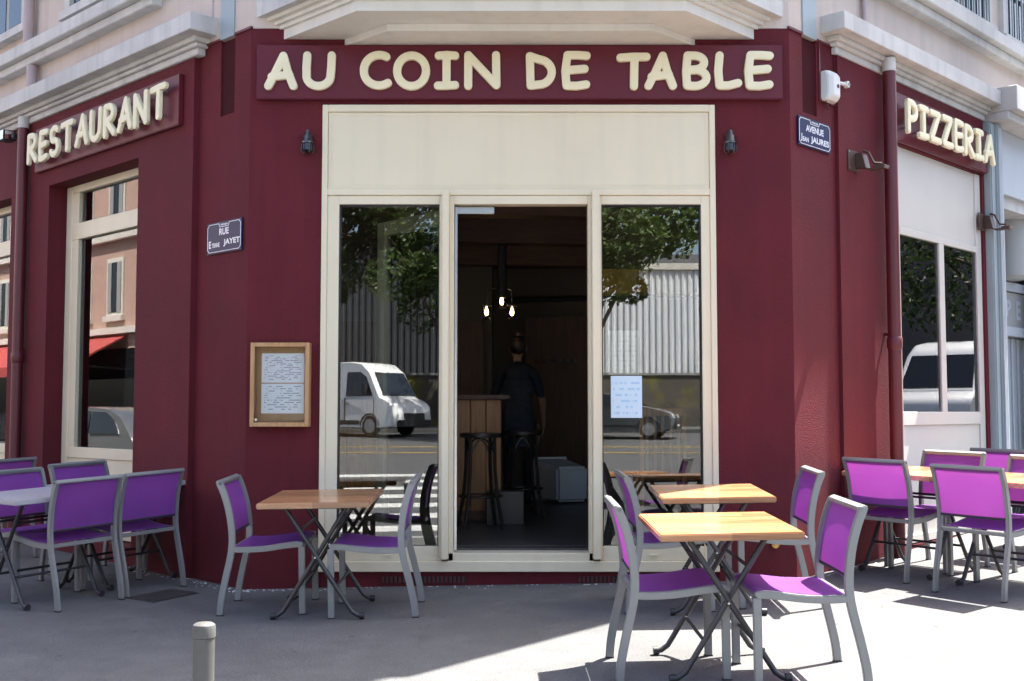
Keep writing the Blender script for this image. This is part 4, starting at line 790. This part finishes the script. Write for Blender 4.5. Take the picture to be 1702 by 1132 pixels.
# person behind the counter: one skinned body
def person(x, y, z):
    P = empty('person', (x, y, z), 'person in dark blue shirt and grey apron, hair in a bun, standing inside', 'person')
    J = {'pel': (0, 0, .93, .145, .11), 'wai': (0, .0, 1.08, .125, .09), 'che': (0, .0, 1.27, .16, .105), 'sho': (0, -.01, 1.40, .125, .075), 'nek': (0, .0, 1.475, .05, .05), 'nk2': (.0, .02, 1.53, .048, .05), 'hd1': (0, .03, 1.585, .072, .085), 'hd2': (0, .03, 1.66, .078, .095), 'hd3': (0, .025, 1.725, .05, .06),
         'sl': (-.17, 0, 1.375, .062, .06), 'el': (-.25, .03, 1.12, .043, .043), 'wl': (-.20, .22, 1.02, .03, .03), 'hl': (-.18, .29, 1.01, .036, .022),
         'sr': (.17, 0, 1.375, .062, .06), 'er': (.25, .0, 1.11, .043, .043), 'wr': (.265, .10, .90, .03, .03), 'hr': (.265, .13, .83, .022, .038),
         'tl': (-.09, 0, .86, .09, .09), 'kl': (-.10, .01, .48, .06, .062), 'al': (-.10, -.02, .09, .04, .045), 'fl': (-.11, .12, .04, .042, .032),
         'tr': (.09, 0, .86, .09, .09), 'kr': (.10, .01, .48, .06, .062), 'ar': (.10, -.02, .09, .04, .045), 'fr': (.11, .12, .04, .042, .032)}
    E_ = [('pel', 'wai'), ('wai', 'che'), ('che', 'sho'), ('sho', 'nek'), ('nek', 'nk2'), ('nk2', 'hd1'), ('hd1', 'hd2'), ('hd2', 'hd3'), ('sho', 'sl'), ('sl', 'el'), ('el', 'wl'), ('wl', 'hl'), ('sho', 'sr'), ('sr', 'er'), ('er', 'wr'), ('wr', 'hr'), ('pel', 'tl'), ('tl', 'kl'), ('kl', 'al'), ('al', 'fl'), ('pel', 'tr'), ('tr', 'kr'), ('kr', 'ar'), ('ar', 'fr')]
    for s, hx_, hy_, hz_, wz in (('l', -.18, .29, 1.01, 0), ('r', .265, .13, .83, 1)):       # fingers
        for k in range(4):
            sx = (k - 1.5) * .018; ln = (.07, .08, .075, .06)[k]
            if s == 'l': J[f'f{s}{k}a'] = (hx_ + sx, hy_ + .035, hz_, .009, .009); J[f'f{s}{k}b'] = (hx_ + sx, hy_ + .035 + ln, hz_ - .02, .008, .008)
            else: J[f'f{s}{k}a'] = (hx_, hy_ + sx, hz_ - .04, .009, .009); J[f'f{s}{k}b'] = (hx_ - .015, hy_ + sx + .01, hz_ - .04 - ln, .008, .008)
            E_ += [('h' + s, f'f{s}{k}a'), (f'f{s}{k}a', f'f{s}{k}b')]
        J[f't{s}'] = (hx_ + (.045 if s == 'l' else -.01), hy_ + (.03 if s == 'l' else .05), hz_ - (.0 if s == 'l' else .03), .01, .01); E_.append(('h' + s, 't' + s))
    names = list(J); me = bpy.data.meshes.new('body'); me.from_pydata([J[k][:3] for k in names], [(names.index(a), names.index(c)) for a, c in E_], [])
    ob = bpy.data.objects.new('body', me); sc.collection.objects.link(ob); md = ob.modifiers.new('s', 'SKIN')
    for i, k in enumerate(names): me.skin_vertices[0].data[i].radius = J[k][3:]; me.skin_vertices[0].data[i].use_root = (k == 'pel')
    sb = ob.modifiers.new('ss', 'SUBSURF'); sb.levels = sb.render_levels = 2
    dg = bpy.context.evaluated_depsgraph_get(); m2 = bpy.data.meshes.new_from_object(ob.evaluated_get(dg)); bpy.data.objects.remove(ob)
    m2.materials.clear()
    for k in ('shirt', 'trousers', 'skin'): m2.materials.append(M[k])
    for p in m2.polygons:
        c = p.center; p.use_smooth = True; arm = abs(c.x) > .2 or (c.y > .13 and c.z > .7)
        p.material_index = 2 if (c.z > 1.50 or (arm and c.z < 1.13 and c.z > .6)) else (0 if c.z > .95 else 1)
    o = bpy.data.objects.new('body', m2); sc.collection.objects.link(o); o.parent = P
    def blob(nm, c, r, m, seed=0):
        bm = bmesh.new(); bmesh.ops.create_icosphere(bm, subdivisions=3, radius=1)
        for v in bm.verts: k = 1 + .05 * math.sin(v.co.x * 9 + seed) * math.cos(v.co.z * 8); v.co = Vector((c[0] + v.co.x * r[0] * k, c[1] + v.co.y * r[1] * k, c[2] + v.co.z * r[2] * k))
        me_ = bpy.data.meshes.new(nm); bm.to_mesh(me_); bm.free(); me_.materials.append(M[m])
        for p in me_.polygons: p.use_smooth = True
        q = bpy.data.objects.new(nm, me_); sc.collection.objects.link(q); q.parent = P
    blob('hair', (0, .0, 1.665), (.088, .095, .10), 'hair'); blob('hair_bun', (.01, -.03, 1.775), (.05, .05, .042), 'hair', 2)
    b = MB(); rings = []
    for zz, wx, wy in ((.62, .17, .125), (.93, .165, .13), (1.08, .145, .108), (1.26, .165, .118), (1.30, .15, .11)):
        rings.append([(x + wx * math.cos(R(a)), y + wy * math.sin(R(a)), z + zz) for a in range(0, 360, 20)])
    b.loft(rings, False); b.build('apron', 'apron', P, smooth=True)
    for s, ex in ((-1, 0), (1, 0)):
        bm = bmesh.new(); bmesh.ops.create_icosphere(bm, subdivisions=1, radius=.011); me_ = bpy.data.meshes.new('eye'); bm.to_mesh(me_); bm.free(); me_.materials.append(M['enamelw'])
        q = bpy.data.objects.new('eye', me_); sc.collection.objects.link(q); q.parent = P; q.location = (s * .032, .112, 1.645)
        bm = bmesh.new(); bmesh.ops.create_icosphere(bm, subdivisions=2, radius=1); bmesh.ops.scale(bm, vec=(.012, .02, .03), verts=bm.verts); me_ = bpy.data.meshes.new('ear'); bm.to_mesh(me_); bm.free(); me_.materials.append(M['skin'])
        q = bpy.data.objects.new('ear', me_); sc.collection.objects.link(q); q.parent = P; q.location = (s * .084, .03, 1.635)
    return P
person(.06, 11.85, FLR)

# ------------------------------------------------------------ across the streets (seen mirrored in the glass)
def tree(x, y, z, h, cr, n, lab, m='leaf', seed=1, tr=.16):
    rnd = random.Random(seed); T = empty('street_tree', (x, y, z), lab, 'tree', 'street trees opposite the corner')
    b = MB(); cz = z + h - cr[2]
    b.tube([(x, y, z - .2), (x + .05, y, z + 1.2), (x - .08, y + .05, z + 2.6), (x, y, cz)], [tr * 1.2, tr, tr * .85, tr * .5], 10)
    tips = []
    for k in range(9):
        a = k * 2.4; e = rnd.uniform(.2, .9); L = rnd.uniform(.55, .85); p1 = (x + cr[0] * L * math.cos(a), y + cr[1] * L * math.sin(a), cz + cr[2] * (e - .5)); s0 = z + 2.3 + k * (h - cr[2] - 2.3) / 9
        b.tube([(x, y, s0), ((x + p1[0]) / 2 + .1, (y + p1[1]) / 2, (s0 + p1[2]) / 2 + .25), p1], [tr * .5, tr * .3, tr * .1], 6)
    b.build('trunk', 'bark', T, smooth=True)
    cl = []
    for k in range(90):
        while True:
            u = (rnd.uniform(-1, 1), rnd.uniform(-1, 1), rnd.uniform(-1, 1)); q = u[0] ** 2 + u[1] ** 2 + u[2] ** 2
            if .15 < q < 1: break
        cl.append((x + u[0] * cr[0], y + u[1] * cr[1], cz + u[2] * cr[2], rnd.uniform(.45, .95)))
    b = MB(); vs = []; fs = []
    for k in range(n):
        c = cl[rnd.randrange(len(cl))]; d_ = Vector((rnd.gauss(0, 1), rnd.gauss(0, 1), rnd.gauss(0, .8))).normalized() * c[3] * rnd.uniform(.5, 1) ** .5
        p = Vector(c[:3]) + d_; nrm = Vector((rnd.gauss(0, 1), rnd.gauss(0, 1), rnd.gauss(.6, 1))).normalized(); t1 = nrm.orthogonal().normalized(); t2 = nrm.cross(t1); s_ = rnd.uniform(.07, .14)
        i = len(vs); vs += [tuple(p - t1 * s_), tuple(p + t2 * s_ * .55), tuple(p + t1 * s_), tuple(p - t2 * s_ * .55)]; fs.append((i, i + 1, i + 2, i + 3))
    b.v = vs; b.f = fs; b.build('crown', m, T)
tree(-2.4, -26.2, .75, 13.0, (5.6, 3.2, 4.3), 32000, 'large leafy street tree mirrored in the left pane', 'leaf', 3)
tree(2.2, -19.4, .58, 10.6, (3.5, 3.2, 3.2), 24000, 'leafy street tree mirrored in the right pane', 'leaf', 5)
tree(-8.6, -26.5, .75, 12.5, (5.2, 3.2, 4.2), 26000, 'street tree farther left along the avenue, opposite', 'leaf2', 8)
tree(26, 21, .9, 9.5, (4.2, 4, 3.4), 7000, 'dark tree behind the van up the avenue', 'leaf2', 11)
tree(33, 17, .9, 9, (4.0, 4, 3.4), 6000, 'dark tree farther up the avenue beyond the van', 'leaf2', 12)
# warehouse
W = empty('warehouse', (2, -34, .8), 'pale corrugated warehouse across the avenue, mirrored in the right pane', 'building')
b = MB(); vs = []; fs = []; x = .6; k = 0
while x < 30:
    for dx, dy in ((0, 0), (.10, 0), (.14, .05), (.24, .05)): vs += [(x + dx, -33.5 + dy, .7), (x + dx, -33.5 + dy, 7.7)]
    x += .28
b.add(vs, [(2 * i, 2 * i + 1, 2 * i + 3, 2 * i + 2) for i in range(len(vs) // 2 - 1)]); b.build('cladding', 'clad', W)
b = MB(); b.box(.55, 30, -33.9, -33.38, 7.72, 8.0); b.build('eaves', 'trim', W); b = MB(); b.add([(.6, -33.9, 8.0), (30, -33.9, 8.0), (30, -48, 10.4), (.6, -48, 10.4), (.6, -48, .7), (30, -48, .7), (.6, -33.9, .7), (30, -33.9, .7)], [(0, 1, 2, 3), (3, 2, 5, 4), (0, 3, 4, 6), (1, 7, 5, 2)]); b.build('roof', 'roofdark', W)
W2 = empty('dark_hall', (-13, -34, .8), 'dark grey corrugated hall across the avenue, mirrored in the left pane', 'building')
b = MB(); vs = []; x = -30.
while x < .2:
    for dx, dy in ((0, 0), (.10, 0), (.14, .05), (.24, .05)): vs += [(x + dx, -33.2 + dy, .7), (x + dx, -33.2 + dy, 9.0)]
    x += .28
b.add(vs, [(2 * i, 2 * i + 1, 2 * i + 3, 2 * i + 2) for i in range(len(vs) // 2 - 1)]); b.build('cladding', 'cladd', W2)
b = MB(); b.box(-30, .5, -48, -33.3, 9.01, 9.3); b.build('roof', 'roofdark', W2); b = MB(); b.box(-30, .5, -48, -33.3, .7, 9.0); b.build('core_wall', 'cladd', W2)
GW = empty('graffiti_wall', (2, -29.6, .8), 'low dark wall with faded paint along the far pavement', 'wall')
b = MB(); b.box(-26, 30, -29.8, -29.6, .7, 2.95); b.build('wall', 'graff', GW); b = MB(); b.box(-26, 30, -29.85, -29.55, 2.951, 3.05); b.build('coping', 'granite', GW)
# salmon building over the side street
PB = lambda a, o, z: LF(a, 13.5 - o, z)
S = empty('salmon_building', PB(14, 0, .3), 'salmon building with white window trims and a red awning, mirrored in the left window', 'building')
b = MB(PB); b.box(4, 40, -6, 0, 0, 11); b.build('wall', 'salmon', S)
b = MB(PB); b.box(4, 40, 0, .22, 4.1, 4.32); b.box(4, 40, 0, .2, 7.3, 7.5); b.build('string_course', 'trim', S)
for k in range(15):
    for z0 in (4.75, 8.0):
        a = 5.95 + k * 2.3; b = MB(PB); b.box(a - .12, a + 1.02, .0, .06, z0 - .02, z0 + 1.95); wn = b.build('window', 'trim', S); b = MB(PB); b.box(a - .2, a + 1.1, .0, .16, z0 - .2, z0 - .021); b.build('sill', 'trim', wn)
        b = MB(PB); b.box(a, a + .9, .061, .07, z0 + .1, z0 + 1.8); b.build('pane', 'carglass', wn)
        for s in (0, 1): b = MB(PB); b.box(a + s * .65, a + s * .65 + .25, .071, .09, z0 + .1, z0 + 1.8); b.build('shutter', 'shutter', wn)
b = MB(PB); b.box(5, 39, .01, .05, .3, 3.6); b.build('shop_window', 'carglass', S)
A = empty('red_awning', PB(33, .1, 3.4), 'red shop awning on the salmon building', 'awning')
b = MB(PB); b.add([(28.5, .05, 4.05), (39.5, .05, 4.05), (39.5, 1.9, 3.05), (28.5, 1.9, 3.05), (28.5, 1.9, 2.7), (39.5, 1.9, 2.7), (28.5, .05, 4.0), (39.5, .05, 4.0), (28.5, 1.85, 3.0), (39.5, 1.85, 3.0)], [(0, 1, 2, 3), (3, 2, 5, 4), (6, 8, 9, 7), (0, 3, 8, 6), (1, 7, 9, 2)]); b.build('canopy', 'awn', A)
b = MB(PB); b.tube([(28.6, .05, 2.9), (28.6, 1.85, 3.0)], .03, 8); b.tube([(39.4, .05, 2.9), (39.4, 1.85, 3.0)], .03, 8); b.build('arm', 'blacktube', A)
# building added beyond the trees, tall and dark to darken the right panes
DB = empty('far_building', (46, 30, .8), 'tall dark building added far up the avenue to darken the right panes', 'building')
b = MB(RF); b.box(14, 80, 24, 34, 0, 17); b.build('wall', 'roofdark', DB); b = MB(RF); b.box(13.7, 80, 23.7, 34, 17.001, 17.3); b.build('roof', 'roofdark', DB)

# ------------------------------------------------------------ vehicles
def vehicle(kind, x, y, z, h, paint, label):
    # local frame: +X forwards, Y across, Z up
    ca, sa = math.cos(R(h)), math.sin(R(h)); V = lambda a, c, e: (x + ca * a - sa * c, y + sa * a + ca * c, z + e)
    T = empty(kind, (x, y, z), label, 'van' if kind == 'van' else 'car')
    if kind == 'van':
        Wd, Lg = 1.0, (1.75, -2.0); rw_ = .34
        body = [(-2.75, .35), (-2.8, .6), (-2.78, 2.35), (-2.65, 2.46), (.9, 2.47), (1.35, 2.40), (1.72, 2.12), (2.22, 1.28), (2.62, 1.12), (2.80, .95), (2.84, .55), (2.80, .32), (2.2, .28), (-2.2, .28)]
        ins = [(-2.6, .15)]
        ws_ = [(1.42, 2.30), (1.72, 2.06), (2.20, 1.32), (2.14, 1.28), (1.66, 2.02), (1.36, 2.26)]; wsq = ((1.75, 2.09), (2.20, 1.335)); side = [[(.75, 1.32), (1.95, 1.32), (1.62, 1.95), (1.35, 2.12), (.75, 2.12)]]; hl = (2.62, .95, .28); gl = (2.845, .62, .28)
    else:
        Wd, Lg = .88, (1.32, -1.30); rw_ = .31
        body = [(-2.05, .32), (-2.10, .55), (-2.08, .86), (-1.95, .98), (-1.5, 1.28), (-1.0, 1.42), (-.2, 1.46), (.35, 1.40), (1.05, 1.03), (1.75, .90), (2.02, .78), (2.12, .58), (2.10, .32), (1.8, .22), (-1.8, .22)]
        wsq = ((.42, 1.365), (1.0, 1.05)); side = [[(-1.55, 1.0), (-.42, .99), (-.42, 1.37), (-.95, 1.36), (-1.35, 1.2)], [(-.36, .99), (.88, 1.0), (.35, 1.32), (-.15, 1.385), (-.36, 1.375)]]; hl = (1.93, .74, .16); gl = (2.125, .50, .18)
    cx_, cz_ = 0, .9
    def sec(w_, f, up_): return [(a * f, w_ * (1 - up_ * max(0, e - (1.0 if kind != 'van' else 1.3)) / 1.0), cz_ + (e - cz_) * (f ** .5)) for a, e in body]
    rings = []
    for w_, f in ((-Wd, .965), (-Wd + .05, .985), (-Wd + .16, 1.0), (Wd - .16, 1.0), (Wd - .05, .985), (Wd, .965)): rings.append(sec(w_, f, .22 if kind != 'van' else .10))
    b = MB(V); b.loft(rings); b.build('body', paint, T, smooth=True)
    up_ = .22 if kind != 'van' else .10; zr = 1.0 if kind != 'van' else 1.3
    for poly_ in side:
        for s in (-1, 1):
            yy = lambda e: s * (Wd * (1 - up_ * max(0, e - zr)) + .004); b = MB(V); n = len(poly_)
            b.add([(a * .965, yy(e), e) for a, e in poly_] + [(a * .965, yy(e) - s * .02, e) for a, e in poly_], [tuple(range(n)), tuple(range(n, 2 * n))[::-1]] + [(i, (i + 1) % n, n + (i + 1) % n, n + i) for i in range(n)]); b.build('side_window', 'carglass', T)
    (a0, e0), (a1, e1) = wsq; b = MB(V); hw0, hw1 = Wd * (1 - up_ * max(0, e0 - zr)) - .17, Wd - .15
    b.add([(a0 + .02, -hw0, e0 + .02), (a0 + .02, hw0, e0 + .02), (a1 + .02, hw1, e1 + .02), (a1 + .02, -hw1, e1 + .02), (a0 - .02, -hw0, e0 - .02), (a0 - .02, hw0, e0 - .02), (a1 - .02, hw1, e1 - .02), (a1 - .02, -hw1, e1 - .02)], [(0, 1, 2, 3), (4, 7, 6, 5), (0, 4, 5, 1), (1, 5, 6, 2), (2, 6, 7, 3), (3, 7, 4, 0)]); b.build('windscreen', 'carglass', T)
    for s in (-1, 1):
        b = MB(V); b.loft([[(hl[0] - .12, s * (Wd - .02), hl[1] - hl[2] * .4), (hl[0] - .12, s * (Wd - .02), hl[1] + hl[2] * .5), (hl[0] - .22, s * (Wd - .1), hl[1] + hl[2] * .5), (hl[0] - .22, s * (Wd - .1), hl[1] - hl[2] * .4)], [(hl[0] + .16, s * (Wd - .30), hl[1] - hl[2] * .5), (hl[0] + .12, s * (Wd - .30), hl[1] + hl[2] * .2), (hl[0] - .05, s * (Wd - .32), hl[1] + hl[2] * .2), (hl[0] - .05, s * (Wd - .32), hl[1] - hl[2] * .5)]]); b.build('headlight', 'headl', T)
        for wx in Lg:
            b = MB(V); b.lathe([(.05, s * (Wd - .22)), (rw_ - .04, s * (Wd - .22)), (rw_, s * (Wd - .17)), (rw_, s * (Wd - .02)), (rw_ - .05, s * (Wd + .012)), (rw_ - .10, s * (Wd + .012)), (rw_ - .11, s * (Wd - .03))], (wx, 0, rw_), 22, 'y'); wl = b.build('wheel', 'tyre', T, smooth=True)
            b = MB(V); b.lathe([(rw_ - .105, s * (Wd + .006)), (rw_ - .16, s * (Wd - .01)), (.06, s * (Wd + .012)), (.01, s * (Wd + .015))], (wx, 0, rw_), 14, 'y'); b.build('rim', 'rim', wl, smooth=True)
        b = MB(V); mz = 1.55 if kind == 'van' else 1.02; mx_ = 1.55 if kind == 'van' else .72; hh_ = .17 if kind == 'van' else .07
        b.box(mx_, mx_ + .12, s * (Wd + .03) - (.0 if s > 0 else .17), s * (Wd + .03) + (.17 if s > 0 else 0), mz - hh_, mz + hh_); b.build('mirror', 'darkcap' if kind == 'van' else paint, T, bevel=.03)
    b = MB(V); zb = .30; b.box(gl[0] - .10, gl[0] + .03, -Wd + .12, Wd - .12, zb, zb + (.24 if kind == 'van' else .12)); b.build('bumper', 'darkcap', T, bevel=.03)
    for s in (-1, 1):
        b = MB(V); b.box(Lg[1] + rw_ + .1, Lg[0] - rw_ - .1, s * Wd - .012, s * Wd + .014, .38, .52 if kind == 'van' else .43); b.build('side_trim', 'darkcap', T, bevel=.006)
        for sx in ((.66, 1.98 * .965) if kind == 'van' else (-.38, .90)):
            b = MB(V); b.box(sx - .006, sx + .006, s * Wd * .985 - .02, s * Wd + .004, .5, 1.28 if kind == 'van' else .98); b.build('door_seam', 'darkcap', T)
        b = MB(V); b.box((.72 if kind == 'van' else -.30), (.86 if kind == 'van' else -.16), s * Wd - .01, s * Wd + .022, 1.05 if kind == 'van' else .80, 1.085 if kind == 'van' else .83); b.build('door_handle', 'darkcap', T)
        for wx in Lg:
            pts = [(wx + (rw_ + .055) * math.cos(R(a)), s * (Wd - .004), rw_ + (rw_ + .055) * math.sin(R(a))) for a in range(0, 181, 15)]
            b = MB(V); b.tube(pts, .03, 6); b.build('wheel_arch', 'darkcap', T, smooth=True)
    b = MB(V); b.box(gl[0] - .06, gl[0] + .012, -.55, .55, gl[1] - gl[2] * .5, gl[1] + gl[2] * .5); b.build('grille', 'darkcap', T, bevel=.02); b = MB(V); b.box(gl[0] + .012, gl[0] + .022, -.26, .26, gl[1] - gl[2] * .9, gl[1] - gl[2] * .9 + .11); b.build('number_plate', 'enamelw', T)
    return T
vehicle('van', -5.6, -22.9, gr(-6, -22.9), 33, 'vanwhite', 'white delivery van parked opposite, mirrored in the left pane')
vehicle('parked_car', 3.3, -21.0, gr(3, -21), 16, 'carblack', 'dark parked car opposite, mirrored in the right pane')
q = LF(12.5, 5.2, 0); vehicle('parked_car', q[0], q[1], gr(q[0], q[1]), 136, 'cargrey', 'grey car parked in the side street, mirrored in the left window')
q = RF(20.5, 7.0, 0); vehicle('van', q[0], q[1], gr(q[0], q[1]), 226, 'vanwhite', 'white van on the avenue, mirrored in the right window')
